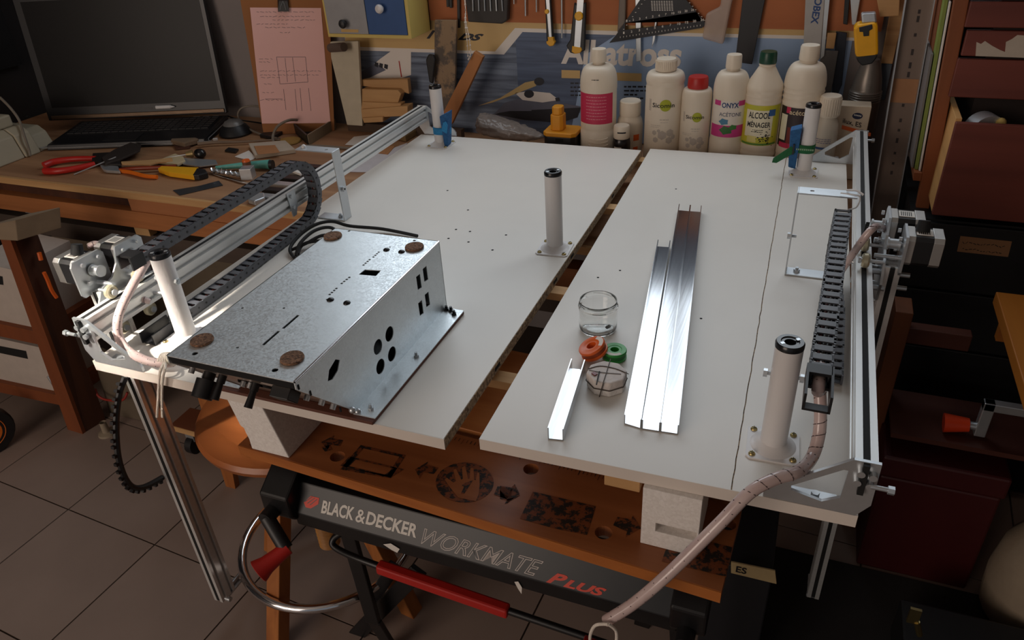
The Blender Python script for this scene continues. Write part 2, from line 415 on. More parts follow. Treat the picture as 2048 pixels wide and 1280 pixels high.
leg(.1036, 1.168, 'white tube leg with a blue strap at the far end, near the wooden plank', 0)
leg(1.0937, 1.1662, 'white tube leg with a green strap in front of the bottles', .02)
leg(.6358, .6148, 'lone white tube leg in the middle of the wide board', .06)

# foam wedges strapped to the far legs
BLUEF = mat('blue_foam', (44, 98, 150), .85, 0, 'speckle', scale=260, rgb2=(36, 84, 132), bump=.4)
def strap(x, y, z, label, color, tailx, n):
    t = thing('hook_and_loop_strap', (x, y, z-.01), label, 'strap', 'straps round the far legs')
    ring = MB(); R1, R2 = .0185, .030; pts = []
    for i in range(33):
        a = 2*PI*i/32; off = .008*n
        px_ = x+math.cos(a)*(R1 if math.cos(a)*n < 0 else R2+.004); py_ = y+math.sin(a)*R1*1.05
        if math.cos(a)*n > 0: px_ = x+math.cos(a)*(R2+.006)
        pts.append((px_, py_))
    lo = [(p[0], p[1], z-.010) for p in pts]; hi = [(p[0], p[1], z+.010) for p in pts]
    vs_ = lo+hi; ring.add(vs_, [(i, i+1, 33+i+1, 33+i) for i in range(32)])
    o = part(ring, 'band', color, t, True); so = o.modifiers.new('th', 'SOLIDIFY'); so.thickness = .0016
    tl = MB(); b = Vector((x+tailx[0], y-.02, z))
    e = Vector((x+tailx[1], y-.03, z+tailx[2])); d = (e-b).normalized(); up = d.cross(Vector((0,1,0))).normalized()*.009
    tl.hexa([b-up, b+up, e+up*.8, e+d*.008, e-up*.8], [q+Vector((0,.0016,0)) for q in (b-up, b+up, e+up*.8, e+d*.008, e-up*.8)])
    part(tl, 'tail', color, t)
    return t
BLUES = mat('blue_strap', (40, 140, 196), .7, 0, 'speckle', scale=500, rgb2=(34, 122, 178), bump=.4)
GREENS = mat('green_strap', (30, 110, 62), .7, 0, 'speckle', scale=500, rgb2=(22, 90, 48), bump=.4)
strap(.1036, 1.168, .885, 'light blue strap holding blue foam to the far left leg', BLUES, (.024, .036, .028), 1)
st = strap(1.0937, 1.1662, .905, 'green strap with a loose tail round the far right leg', GREENS, (-.03, -.068, -.028), -1)
part(MB().box(1.062, 1.066, 1.142, 1.146, .893, .918), 'buckle', BLACKP, st)
wv = MB()
for k in range(9): wv.box(1.070+k*.0045, 1.073+k*.0045, 1.1463, 1.1467, .9035, .9075)
part(wv, 'woven_lettering', mat('strap_lettering', (140, 170, 140), .8), st)
def foamwedge(p, pts, label):
    m = MB().hexa([Vector(q) for q in pts[:4]], [Vector(q) for q in pts[4:]])
    return single(m, 'foam_wedge', BLUEF, p, label, 'foam wedge', 'blue foam wedges', bevel=.002)
x, y = .1036, 1.168
foamwedge((x+.02, y, ZB+.003), [(x+.019, y-.018, ZB+.003), (x+.031, y-.018, ZB+.003), (x+.028, y+.012, ZB+.003), (x+.019, y+.012, ZB+.003), (x+.015, y-.022, .930), (x+.041, y-.022, .942), (x+.041, y+.012, .942), (x+.018, y+.012, .930)], 'blue foam wedge strapped to the far left leg, by the wooden plank')
x, y = 1.0937, 1.1662
foamwedge((x-.03, y, ZB+.02), [(x-.036, y-.016, ZB+.018), (x-.019, y-.016, ZB+.014), (x-.019, y+.012, ZB+.014), (x-.036, y+.012, ZB+.018), (x-.043, y-.022, .950), (x-.017, y-.022, .958), (x-.019, y+.012, .958), (x-.043, y+.012, .950)], 'blue foam wedge strapped to the far right leg, before the acetone bottles')

# ================================================================ side rails of slotted aluminium profile
def extrusion(mb, axis, a, b, cu, cv, hu=.0125, hv=.0215, mirror=1):
    """20x40-style slotted profile: outline with one groove per short side and two per long side"""
    g, dp = .004, .006
    def side_u(v):   # groove in the right-hand side at height v
        return [(hu, v-g), (hu-dp*.5, v-g*.7), (hu-dp, v-g*1.2), (hu-dp, v+g*1.2), (hu-dp*.5, v+g*.7), (hu, v+g)]
    right = side_u(-hv/2)+side_u(hv/2)
    top = [(g, hv), (g*.7, hv-dp*.5), (g*1.2, hv-dp), (-g*1.2, hv-dp), (-g*.7, hv-dp*.5), (-g, hv)]
    poly = [(hu, -hv)]+right+[(hu, hv)]+top+[(-hu, hv)]+[(-u, -v) for u, v in right]+[(-hu, -hv)]+[(-u, -v) for u, v in top]
    mb.prism([(cu+u, cv+v) for u, v in poly], axis, a, b); return mb
RZ = .925-.0215
def rail(xc, y0, y1, sgn, plate, label, seed):
    t = thing('side_rail', (xc, y0, ZB), label, 'rail', 'side rails of the cutting table')
    m = MB()
    # prism axis y maps poly (u, v) to x, z
    extrusion(m, 'y', y0+.004, y1-.004, xc, RZ)
    part(m, 'aluminium_profile', ALU, t)
    part(MB().box(xc-.0032, xc+.0032, y0-.002, y1+.002, .9235, .9252), 'drive_belt', RUBBER, t)
    # the end plates: triangles with a window, foot towards the board
    for yy in plate:
        tipx = xc+sgn*.105; o = sgn
        outer = [(xc-o*.0155, .9265), (xc+o*.0135, .9265), (tipx-o*.006, ZB+.018), (tipx, ZB+.010), (tipx, ZB+.0005), (xc-o*.0015, ZB+.0005), (xc-o*.0155, ZB+.022)]
        hole = [(xc+o*.017, .9085), (xc+o*.022, .9085), (tipx-o*.030, ZB+.027), (tipx-o*.031, ZB+.020), (xc+o*.038, ZB+.012), (xc+o*.019, ZB+.024)]
        pm = MB().holed(outer, [hole], lambda u, v, w_: (u, yy-w_, v), .0045)
        pl = part(pm, 'end_plate', STEEL, t)
        fm = MB().box(min(tipx-o*.03, xc+o*.02), max(tipx-o*.03, xc+o*.02), yy+.0045, yy+.026, ZB+.0005, ZB+.004)
        fm.cyl((xc+o*.045, yy+.015, ZB+.004), (xc+o*.045, yy+.015, ZB+.011), .005, n=6)
        part(fm, 'foot_angle', STEEL, pl)
        bm_ = MB()
        for dx, dz in ((-.004, -.014), (.009, -.016), (-.006, -.028), (.008, -.03)):
            d = -1 if yy == plate[0] else 1
            bm_.cyl((xc+dx, yy+(0 if d < 0 else .0045), .9265+dz), (xc+dx, yy+d*.008, .9265+dz), .0046, n=10)
        d = -1 if yy == plate[0] else 1
        bm_.cyl((xc-sgn*.008, yy+d*.010, .9005), (xc-sgn*.032, yy+d*.010, .9005), .003, n=10)
        bm_.cyl((xc-sgn*.026, yy+d*.010, .9005), (xc-sgn*.033, yy+d*.010, .9005), .0052, n=6)
        part(bm_, 'tension_bolt', STEEL, pl, True)
        part(MB().box(xc-.0035, xc+.0035, yy+(-.006 if d < 0 else .0045), yy+(0 if d < 0 else .0105), .880, .925), 'belt_end', RUBBER, pl)
    return t
rail(.011, .0, 1.255, 1, (-.001, 1.247), 'aluminium side rail with triangular end plates over the edge near the control box', 1)
rail(1.212, .027, 1.262, -1, (.026, 1.252), 'aluminium side rail with a black belt along the edge beside the bottles', 2)
# little clamp plate on the left rail
c = thing('rail_clip', (.0245, .565, .87), 'small bolted metal clip on the long rail beside the chain bend', 'clip')
part(MB().prism([(.555, .926), (.585, .926), (.585, .89), (.574, .868), (.562, .868)], 'x', .0236, .0262), 'clip_plate', STEEL, c)
for z in (.915, .889): part(MB().cyl((.0262, .568, z), (.030, .568, z), .0045, n=12), 'bolt', STEEL, c)

# ================================================================ Z-shaped chain brackets
def zbracket(x, sgn, label):
    """upright strip with a foot and an arm, both pointing sgn in x"""
    y0, y1 = .622, .652; th = .0025; zt = 1.006
    t = thing('chain_bracket', (x, .637, ZB), label, 'bracket', 'bent steel brackets of the cable chains')
    m = MB().box(x-th if sgn > 0 else x, x if sgn > 0 else x+th, y0, y1, ZB+.0005, zt)
    o = part(m, 'upright', STEEL, t, bevel=.0005)
    fx = sorted((x, x+sgn*.072)); part(MB().box(*fx, y0, y1, ZB+.0005, ZB+.003), 'foot', STEEL, t, bevel=.0005)
    ax = sorted((x, x+sgn*.096))
    arm = MB().holed(rect(ax[0], ax[1], y0, y1), [circ(x+sgn*.022, .637, .0038, 12), circ(x+sgn*.082, .637, .0032, 12)], lambda u, v, w_: (u, v, zt+w_), th)
    part(arm, 'arm', STEEL, t)
    b = MB(); hx = x+sgn*.0; b.cyl((x-.008, .637, .915), (x+.008, .637, .915), .0028, n=10)
    b.cyl((x-sgn*.008, .637, .915), (x-sgn*.0028, .637, .915), .006, n=6)
    b.cyl((x+sgn*.018, .637, ZB+.003), (x+sgn*.018, .637, ZB+.008), .0058, n=6); b.cyl((x+sgn*.018, .637, ZB+.008), (x+sgn*.018, .637, ZB+.012), .003, n=10)
    part(b, 'bolt', STEEL, t)
    if sgn < 0:
        part(MB().sph((x+sgn*.082, .637, zt+.002), .0055), 'dome_nut', LEGW, t, True)
    return t
zbracket(.117, -1, 'bent steel bracket holding the chain bend beside the control box')
zr = zbracket(1.092, 1, 'bent steel bracket holding the cable chain beside the belt rail')
zt_ = MB().tube([(1.160, .628, 1.010), (1.18, .622, 1.011), (1.192, .626, 1.006), (1.190, .632, .985), (1.178, .634, .978)], .0013, 6)
zt_.tube([(1.170, .645, 1.009), (1.185, .64, 1.012), (1.197, .632, 1.008)], .0022, 6)
part(zt_, 'cable_tie', LEGW, zr)

# ================================================================ cable chains
def link_mesh():
    w_, h, L_ = .0135, .0085, .0205   # half width, half height, length along +y
    m = MB()
    for sx in (-1, 1):
        a = sorted((sx*w_, sx*(w_-.0026)))
        sidep = [(-.0015, -h), (L_-.004, -h), (L_+.001, -h*.6), (L_+.002, 0), (L_+.001, h*.6), (L_-.004, h), (-.0015, h)]
        m.prism(sidep, 'x', *a)
        a2 = sorted((sx*(w_-.0026), sx*(w_-.0045)))
        m.prism([(-.006, -h*.7), (.004, -h*.8), (.004, h*.8), (-.006, h*.7)], 'x', *a2)
    for z in (-1, 1):
        zz = sorted((z*h, z*(h-.002))); m.box(-w_, w_, .0015, .0135, *zz)
    return m.mesh('link', CHAINP)
LINKM = link_mesh()
PINM = MB().cyl((-.0141, .011, 0), (.0141, .011, 0), .0022, n=10).mesh('pin', BLACKP)
def chain(xfn, path, label, step=.0203):
    """path: list of (y, z); xfn(s) gives the x of the middle"""
    P = [Vector((0, a, b)) for a, b in path]; L_ = [0]
    for i in range(len(P)-1): L_.append(L_[-1]+(P[i+1]-P[i]).length)
    def at(d):
        for i in range(len(P)-1):
            if d <= L_[i+1]:
                k = (d-L_[i])/(L_[i+1]-L_[i]); return P[i].lerp(P[i+1], k)
        return P[-1]
    tot = L_[-1]; st = at(0)
    t = thing('cable_chain', (xfn(0), st.y, st.z), label, 'cable chain', 'plastic cable chains')
    n = int(tot/step); cw = []
    for i in range(n):
        a, b = at(i*step), at((i+1)*step); d = b-a
        ang = math.atan2(d.z, d.y); loc = Vector((xfn(i*step/tot), a.y, a.z)); cw.append(loc)
        o = inst(LINKM, 'link', t, loc, (ang, 0, 0))
        q = bpy.data.objects.new('pin', PINM); col.objects.link(q); q.parent = o
    for k, (cl, nm) in enumerate((((120, 44, 36), 'red'), ((120, 112, 106), 'white'), ((60, 50, 48), 'black'))):
        pts = [p+Vector(((k-1)*.005+random.uniform(-.001, .001), 0, random.uniform(-.002, .002))) for p in cw[::2]]
        part(MB().tube(pts, .0022, 6, 2), 'inner_wire', mat('wire_'+nm, cl, .5), t)
    return t, cw
def arc(cy, cz, r, n=14): return [(cy+r*math.cos(PI/2-PI*i/n), cz+r*math.sin(PI/2-PI*i/n)) for i in range(n+1)]
zu, zl = .988, .8505; r_ = (zu-zl)/2
chl, cwl = chain(lambda s: .042+.018*min(1, max(0, (s-.5)*3)), [(.118, zu-.004), (.30, zu-.002)]+arc(.568, (zu+zl)/2, r_)+[(.40, zl), (.13, zl)], 'dark grey cable chain looping over the board beside the control box')
zu2, zl2 = .986, .858
chr_, cwr = chain(lambda s: 1.149+.020*min(1, s*1.9) + (.012 if s > .62 else 0)*min(1, (s-.62)*6), [(.100, zu2), (.30, zu2)]+arc(.580, (zu2+zl2)/2, (zu2-zl2)/2)+[(.40, zl2-.007), (.27, zl2-.007)], 'dark grey cable chain running from the nearest leg to the bracket by the belt rail')
# end piece of the right chain, bolted to the near leg
eb = MB()
for xx in (1.1345, 1.1625): eb.box(xx-.0015, xx+.0015, .040, .104, .974, .998)
eb.box(1.136, 1.162, .085, .104, .994, .998); eb.box(1.136, 1.162, .085, .104, .974, .978); eb.box(1.136, 1.162, .040, .052, .974, .977)
part(eb, 'end_bracket', BLACKP, chr_)
el = MB()
for xx in (.028, .056): el.box(xx-.0015, xx+.0015, .095, .124, .974, .998)
el.box(.03, .055, .100, .124, .994, .998)
part(el, 'end_bracket', BLACKP, chl)
el = MB()
for xx in (.046, .074): el.box(xx-.0015, xx+.0015, .07, .135, .8405, .861)
el.box(.048, .072, .07, .10, .841, .844)
part(el, 'end_bracket', BLACKP, chl)
# ================================================================ motor carriages with hanging towers
MOTW = mat('motor_aluminium', (200, 198, 194), .38, .85, 'plain', scale=60, var=.06, bump=.05)
def carriage(xr, yc, o, label):
    """o = outward direction in x; yc = tower position along the rail"""
    t = thing('motor_carriage', (xr, yc, .09), label, 'motor carriage', 'stepper motor carriages on the side rails')
    X = lambda d: xr+o*d
    xp = X(.027)                                        # main plate stands outside the rail
    def pl(poly, x, holes=(), name='carriage_plate'):
        m = MB().holed([(yc+a, b) for a, b in poly], [[(yc+a, b) for a, b in h] for h in holes], lambda u, v, w_: (x-o*w_, u, v), .004)
        return part(m, name, STEEL, t, bevel=0)
    pl([(-.048, .905), (-.034, .868), (-.015, .860), (.055, .860), (.080, .885), (.085, .985), (.078, .993), (.026, .993), (.018, .965), (.002, .946), (-.028, .936)], xp, [circ(.053, .965, .012)])
    pl([(-.045, .925), (.008, .925), (.018, .935), (.018, .985), (.010, .993), (-.045, .993), (-.050, .985), (-.050, .932)], X(.050), [circ(-.015, .965, .011)], 'motor_plate')
    def motor(y, z, xf, s=.0255, l=.056, name='stepper_motor'):
        c = .006
        sq = [(y-s+c, z-s), (y+s-c, z-s), (y+s, z-s+c), (y+s, z+s-c), (y+s-c, z+s), (y-s+c, z+s), (y-s, z+s-c), (y-s, z-s+c)]
        sm = [(y+(a-y)*.96, z+(b-z)*.96) for a, b in sq]
        body = part(MB().prism(sm, 'x', *sorted((xf+o*.012, xf+o*(l-.012)))), name, BLACKP, t)
        part(MB().prism(sq, 'x', *sorted((xf+o*.0045, xf+o*.015))), 'front_flange', MOTW, body, bevel=.0006)
        part(MB().prism(sq, 'x', *sorted((xf+o*(l-.015), xf+o*l))), 'rear_flange', MOTW, body, bevel=.0006)
        part(MB().box(*sorted((xf+o*.016, xf+o*(l-.016))), y-.012, y+.012, z+s-.0005, z+s+.0004), 'type_label', PAPER, body)
        tk = MB()
        for k in range(6): tk.box(*sorted((xf+o*(.019+.003*k), xf+o*(.0202+.003*k))), y-.009, y+.008, z+s+.0004, z+s+.0006)
        part(tk, 'label_print', BLACK, body)
        pm = MB().cyl((xf, y, z), (xf-o*.022, y, z), .0032, n=12)
        pm.cyl((xf-o*.005, y, z), (xf-o*.020, y, z), .0085, n=20); pm.cyl((xf-o*.020, y, z), (xf-o*.0225, y, z), .0105, n=20); pm.cyl((xf-o*.003, y, z), (xf-o*.006, y, z), .0105, n=20)
        part(pm, 'pulley', STEEL, body, True)
        sb = MB()
        for a in (-1, 1):
            for b_ in (-1, 1): sb.cyl((xf-o*.004, y+a*.017, z+b_*.017), (xf-o*.0085, y+a*.017, z+b_*.017), .0038, n=10)
        part(sb, 'mounting_screw', STEEL, body, True)
        return body
    motor(yc-.015, .966, X(.050)); motor(yc+.053, .966, xp)
    # wheels above and below the profile
    for wy, wz in ((-.032, .9385), (.030, .9385), (-.035, .8685), (.030, .8685)):
        wm = MB().lathe([(.0035, -.006), (.010, -.006), (.0125, -.003), (.0125, .003), (.010, .006), (.0035, .006)], (0,0,0), 22, Matrix.Translation((xr, yc+wy, wz)) @ Matrix.Rotation(PI/2, 4, 'Y'))
        wl = part(wm, 'wheel', mat('amber_bearing_wheel', (196, 188, 160), .3, .5, var=.1, bump=0), t, True)
        part(MB().cyl((xr-o*.010, yc+wy, wz), (xp, yc+wy, wz), .003, n=12).cyl((xr-o*.007, yc+wy, wz), (xr-o*.011, yc+wy, wz), .0055, n=16), 'wheel_axle', STEEL, wl, True)
    # belt from pulley B over the wheels
    yb, zb_ = yc+.053, .966
    for yy, sg in ((yb-.009, -.02), (yb+.009, .02)):
        part(MB().hexa([(xr-.003, yy-.001, zb_), (xr+.003, yy-.001, zb_), (xr+.003, yy+.001, zb_), (xr-.003, yy+.001, zb_)][::1],
             [(xr-.003, yy+sg-.001, .927), (xr+.003, yy+sg-.001, .927), (xr+.003, yy+sg+.001, .927), (xr-.003, yy+sg+.001, .927)]), 'belt', RUBBER, t)
    # hanging tower profile
    xt = X(.043)
    tw = extrusion(MB(), 'z', .095, .930, xt, yc-.010, .0125, .0215)
    part(tw, 'tower_profile', ALU, t)
    part(MB().box(xt-.0033, xt+.0033, yc-.010-.0225, yc-.010-.0208, .10, .93), 'tower_belt', RUBBER, t)
    fm = MB().box(xt-.012, xt+.012, yc-.012, yc+.036, .090, .095)
    fm.cyl((xt, yc-.018, .100), (xt, yc+.045, .100), .005, n=12); fm.cyl((xt-.012, yc-.010, .08), (xt+.012, yc-.010, .08), .006, n=12)
    part(fm, 'tower_foot', STEEL, t, True)
    bl = MB()
    for zz in (.885, .91, .94): bl.cyl((xt-o*.03, yc-.012, zz), (xt+o*.03, yc-.012, zz), .0042, n=10)
    bl.cyl((xr-o*.03, yc+.045, .898), (xp, yc+.03, .898), .0035, n=10)
    for yy in (-.03, .0, .06): bl.cyl((xp-o*.012, yc+yy, .905+yy*.5), (xp+o*.010, yc+yy, .905+yy*.5), .005, n=10)
    part(bl, 'spacer_bolt', STEEL, t, True)
    part(MB().cyl((X(.075), yc-.012, .991), (X(.075), yc-.006, 1.008), .011, .009, n=16), 'cable_boot', RUBBER, t, True)
    return t
carriage(.011, .105, -1, 'motor carriage with a hanging tower on the rail near the control box')
carriage(1.212, .553, 1, 'motor carriage with a hanging tower on the belt rail')

# ================================================================ wrapped cable looms
LOOM = mat('clear_spiral_wrap_over_wires', (226, 208, 204), .2, 0, 'plain', scale=26, rgb2=(176, 146, 142), bump=.1, spec=.8)
def loom(pts, r, label, turns, seam=True):
    t = thing('wrapped_cable', pts[0], label, 'cable', 'wire looms in clear spiral wrap')
    part(MB().tube(pts, r, 12, 8), 'cable_loom', LOOM, t, True)
    P = spline([Vector(p) for p in pts], 16); sm = MB(); L_ = [0]
    for a, b in zip(P, P[1:]): L_.append(L_[-1]+(b-a).length)
    q = []
    up = Vector((.3, .2, 1)).normalized()
    for i in range(len(P)-1):
        tt = (P[i+1]-P[i]).normalized(); up = (up-tt*up.dot(tt)).normalized(); sd = tt.cross(up)
        a = 2*PI*turns*L_[i]/L_[-1]; q.append(P[i]+(up*math.cos(a)+sd*math.sin(a))*(r-.0001))
    part(sm.tube(q, .0007, 5, 1), 'wrap_seam', mat('wrap_seam', (70, 52, 52), .5), t)
    return t
# right: out of the chain end, past the leg, over the end plate and down to the front
pr_ = [(1.149, .12, .985), (1.149, .075, .980)]+[tuple(onz(px, py, z)) for px, py, z in ((1638, 770, .962), (1641, 820, .932), (1638, 868, .904), (1624, 914, .884))]+[tuple(ony(px, py, y)) for px, py, y in ((1597, 943, .020), (1552, 957, -.002), (1500, 985, -.022), (1440, 1046, -.045), (1340, 1145, -.075), (1270, 1205, -.09), (1212, 1242, -.10))]
lr = loom(pr_, .0078, 'thick clear-wrapped cable running past the nearest leg and hanging down over the front edge', 34)
e = Vector(pr_[-1]); rl = MB()
lp = [e+Vector((.006, -.012, .012)), e+Vector((-.012, -.012, 0)), e+Vector((-.018, -.012, -.035)), e+Vector((-.004, -.012, -.065)), e+Vector((.014, -.010, -.04)), e+Vector((.016, -.008, -.005)), e+Vector((.006, -.012, .012))]
part(rl.tube(lp, .0022, 8, 6), 'string_loop', ROPE, lr)
pl_ = [(.046, .135, .972), tuple(onx(270, 562, .048)), tuple(onx(245, 610, .048)), tuple(onx(235, 645, .048)), tuple(onx(240, 680, .052)), tuple(onz(262, 706, .868)), tuple(onz(297, 722, .864)), tuple(onz(330, 727, .858)), tuple(onz(352, 722, .853))]
ll = loom(pl_, .0078, 'clear-wrapped cable curving down past the triangular end plate to the knotted cord', 26)
loom([tuple(onx(300, 603, .03)), tuple(onx(285, 597, .02)), tuple(onx(262, 570, -.02)), tuple(onx(245, 535, -.045)), tuple(onx(222, 508, -.055)), tuple(onx(195, 488, -.07)), tuple(onx(178, 492, -.085))], .0055, 'thin clear-wrapped cable rising to the left motor', 16)
loom([(1.175, .52, .905), tuple(onx(1740, 462, 1.205)), tuple(onx(1765, 457, 1.235)), tuple(onx(1790, 458, 1.262)), tuple(onx(1820, 452, 1.285)), tuple(onx(1843, 466, 1.30))], .006, 'thin clear-wrapped cable arching to the right motors', 14)
# knotted white cord at the front left
k0 = onz(330, 722, .862); kt = thing('knotted_cord', k0, 'knotted white cord hanging over the front edge by the control box', 'cord')
km = MB()
for k in range(6): km.torus(k0+Vector((.004*k-.01, .002*k, 0)), (1, .4, .2*(k-2)), .0105, .0021, 18, 6)
part(km, 'knot', ROPE, kt, True)
for a in (0, 1):
    pts = [k0, ony(322+a*8, 738, -.006), ony(318+a*7, 760, -.008), ony(316+a*8, 800, -.008), ony(314+a*11, 834, -.008)]
    part(MB().tube(pts, .0023, 7, 6), 'loose_end', ROPE, kt, True)
# hanging black chain below the board, front left
hp = [onx(250, 755, -.035), onx(238, 790, -.04), onx(232, 850, -.04), onx(238, 920, -.04), onx(258, 968, -.045), onx(285, 975, -.05), onx(325, 955, -.055)]
ht = thing('drag_chain', hp[0], 'thin black toothed chain hanging in a loop below the front left corner', 'cable chain')
P = spline(hp, 12); hm = MB()
part(MB().tube(hp, .006, 8, 10), 'band', BLACKP, ht, True)
teeth = MB().box(-.004, .004, -.0105, -.005, -.003, .003).mesh('tooth', BLACKP); d = 0
for a, b in zip(P, P[1:]):
    d += (b-a).length
    if d > .0125:
        d = 0; q = inst(teeth, 'tooth', ht, b); tt = (b-a).normalized()
        q.rotation_euler = (math.atan2(tt.z, tt.y)+PI/2, 0, 0)

# ================================================================ galvanised control box, upside down on its lid
x0, x1, zt, zb2, yb0, yb1, yf = .312, .5245, .980, .8475, .004, .326, -.100
t = thing('control_box', ((x0+x1)/2, .16, ZB), 'galvanised sheet metal control box lying upside down on the wide board', 'control box')
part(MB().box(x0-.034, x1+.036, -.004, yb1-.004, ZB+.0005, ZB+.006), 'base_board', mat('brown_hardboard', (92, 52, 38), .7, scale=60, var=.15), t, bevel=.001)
def top(px, py): c = onz(px, py, zt); return c.x, c.y
holes = []
def slot(a, b, w_=.0022):
    (ax, ay), (bx, by) = top(*a), top(*b); d = Vector((bx-ax, by-ay)).normalized(); n = Vector((-d.y, d.x))*w_
    return [(ax+n.x, ay+n.y), (ax-n.x, ay-n.y), (bx-n.x, by-n.y), (bx+n.x, by+n.y)]
holes += [slot((526,690), (558,662)), slot((566,657), (597,630))]
for px, py, r in ((390,707,.0042), (550,740,.0045), (485,616,.0022), (568,616,.0022), (475,695,.0022), (698,462,.0026), (829,481,.0028), (780,494,.0018), (655,599,.0025)): holes.append(circ(*top(px, py), r, 12))
(rx0, ry0), (rx1, ry1) = top(722, 549), top(757, 542)
holes.append([top(717,549), top(752,552), top(762,541), top(730,539)])
for a, b in (((658,590), (676,574)), ((682,568), (702,552)), ((726,531), (742,517)), ((746,515), (760,502))):
    for k in range(4):
        f0, f1 = k/4, (k+.62)/4
        holes.append(slot((a[0]+(b[0]-a[0])*f0, a[1]+(b[1]-a[1])*f0), (a[0]+(b[0]-a[0])*f1, a[1]+(b[1]-a[1])*f1), .0020))
part(MB().holed(rect(x0, x1, yf, yb1), holes, lambda u, v, w_: (u, v, zt+w_), .0014), 'top_sheet', GALV, t)
def sidep(px, py): c = onx(px, py, x1); return c.y, c.z
sh = []
for a in ((838,565), (851,549), (842,617), (855,600)):
    cy_, cz_ = sidep(*a); sh.append([(cy_-.0068, cz_-.011), (cy_+.0068, cz_-.013), (cy_+.0068, cz_+.013), (cy_-.0068, cz_+.014)])
for a in ((756,694), (779,668), (761,733), (784,708)): sh.append(circ(*sidep(*a), .0125, 20))
cy_, cz_ = sidep(667, 740); sh.append([(cy_-.017, cz_-.008), (cy_-.006, cz_-.012), (cy_+.009, cz_-.007), (cy_+.018, cz_+.005), (cy_+.009, cz_+.012), (cy_-.009, cz_+.006)])
outline = [(yf, zt), (yf, zt-.012), (yb0+.006, zb2), (yb1, zb2), (yb1, zt)]
part(MB().holed(outline, sh, lambda u, v, w_: (x1+w_, u, v), .0014), 'side_sheet', GALV, t)
part(MB().prism(outline, 'x', x0, x0+.0014), 'side_sheet', GALV, t)
part(MB().box(x0, x1, yb1-.0014, yb1, zb2, zt), 'rear_sheet', GALV, t)
part(MB().box(x1-.0014, x1+.0358, yb0, yb1-.004, ZB+.0062, ZB+.0078).box(x0-.033, x0, yb0, yb1-.004, ZB+.0062, ZB+.0078), 'flange', GALV, t)
part(MB().box(x0+.004, x1-.004, .02, yb1-.004, zb2, zb2+.002), 'inner_floor', mat('dark_circuit_board', (24, 30, 28), .6), t)
part(MB().box(x0+.03, x1-.012, .05, .25, zb2+.01, zb2+.05), 'power_supply', mat('dark_perforated_metal', (52, 54, 55), .5, .6, scale=200, var=.5), t)
# slanted operating panel under the overhanging top, with switches and knobs
fp = [(yf+.004, zt-.013), (yf+.0055, zt-.0115), (yb0+.010, zb2+.001), (yb0+.008, zb2)]
fpn = part(MB().prism(fp, 'x', x0+.001, x1-.002), 'operating_panel', mat('polished_panel', (178, 160, 146), .3, .8, scale=30, var=.1, bump=.02), t)
pd = Vector((0, yb0-yf, zb2-zt+.013)).normalized(); pn = Vector((0, -pd.z, pd.y)); pn = -pn if pn.y > 0 else pn
p0 = Vector((0, yf+.004, zt-.013))
def onp(x, s): return Vector((x, p0.y, p0.z))+pd*s
def knob(x, s, r, h, name, m, n=20):
    a = onp(x, s); return part(MB().cyl(a, a+pn*h*.3, r*.55, n=n).cyl(a+pn*h*.3, a+pn*h, r, r*.94, n=n), name, m, fpn, True)
knob(.350, .038, .0155, .038, 'control_knob', BLACKP)
for x, s in ((.375, .035), (.425, .045)):
    a = onp(x, s); part(MB().cyl(a, a+pn*.012, .006, n=12).cyl(a+pn*.012, a+pn*.036, .0045, .006, n=12), 'toggle_switch', BLACKP, fpn, True)
a = onp(.487, .03); T = Matrix.Translation(a) @ Matrix(((1,0,0,0),(0,pd.y,pn.y,0),(0,pd.z,pn.z,0),(0,0,0,1)))
part(MB().box(-.015, .015, -.013, .013, 0, .016, T), 'rocker_switch', BLACKP, fpn, bevel=.001)
part(MB().box(-.015, .004, .010, .020, .004, .015, T), 'switch_lever', RED, fpn, bevel=.001)
for x, s in ((.332, .022), (.393, .06), (.405, .06), (.505, .055), (.515, .078), (.518, .105), (.328, .055)):
    a = onp(x, s); part(MB().cyl(a, a+pn*.008, .0042, n=10), 'panel_bolt', STEEL, fpn, True)
sb = MB()
for k in range(3):
    a = onp(.40+.03*k, .066); sb.box(a.x-.022, a.x+.022, a.y-.001, a.y+.001, a.z-.002, a.z+.002)
part(sb, 'panel_slot', DARK, fpn)
# felt pads and screws
FELT = mat('brown_felt', (150, 112, 86), .95, 0, 'speckle', scale=420, rgb2=(82, 60, 46), bump=.9)
for px, py in ((405,683), (585,719), (666,474), (829,496)):
    u, v = top(px, py); part(MB().lathe([(.0001, .0005), (.0158, .0005), (.0165, .002), (.0158, .0042), (.0001, .0045)], (u, v, zt), 28), 'felt_pad', FELT, t, True)
BLKS = mat('black_screw_head', (24, 24, 26), .3, .3, bump=0)
for px, py in ((661,600), (694,606), (773,500), (803,504)):
    u, v = top(px, py); part(MB().sph((u, v, zt), .0058, sc_=(1,1,.6)), 'screw', BLKS, t, True)
for px, py in ((833,713), (742,818), (902,622), (908,629), (893,620)):
    c = onz(px, py, ZB+.008); part(MB().cyl(c, c+Vector((0,0,.004)), .0048, n=6).cyl(c, c+Vector((0,0,.009)), .0026, n=10), 'nut', STEEL if px < 850 else BLKS, t)
for px, py in ((705,820), (716,823)):
    c = onx(px, py, x1+.004); part(MB().sph(c, .0055), 'corner_bolt', STEEL, t, True)
for px, py in ((597,775), (621,787), (681,820)):
    c = onx(px, py, x1); part(MB().box(c.x-.001, c.x+.001, c.y-.0012, c.y+.0012, c.z-.003, c.z+.0045), 'bent_tab', DARK, t)
part(MB().tube([(x1-.001, yf+.001, zt-.001), (x1-.001, yb1-.001, zt-.001)], .0022, 10, 1), 'fold_highlight', CHROME, t, True)  # chrome tube added along the fold as its bright highlight
part(MB().box(x0+.004, x1-.004, yf+.0015, yf+.003, zt-.013, zt-.0014), 'front_gap', DARK, t)

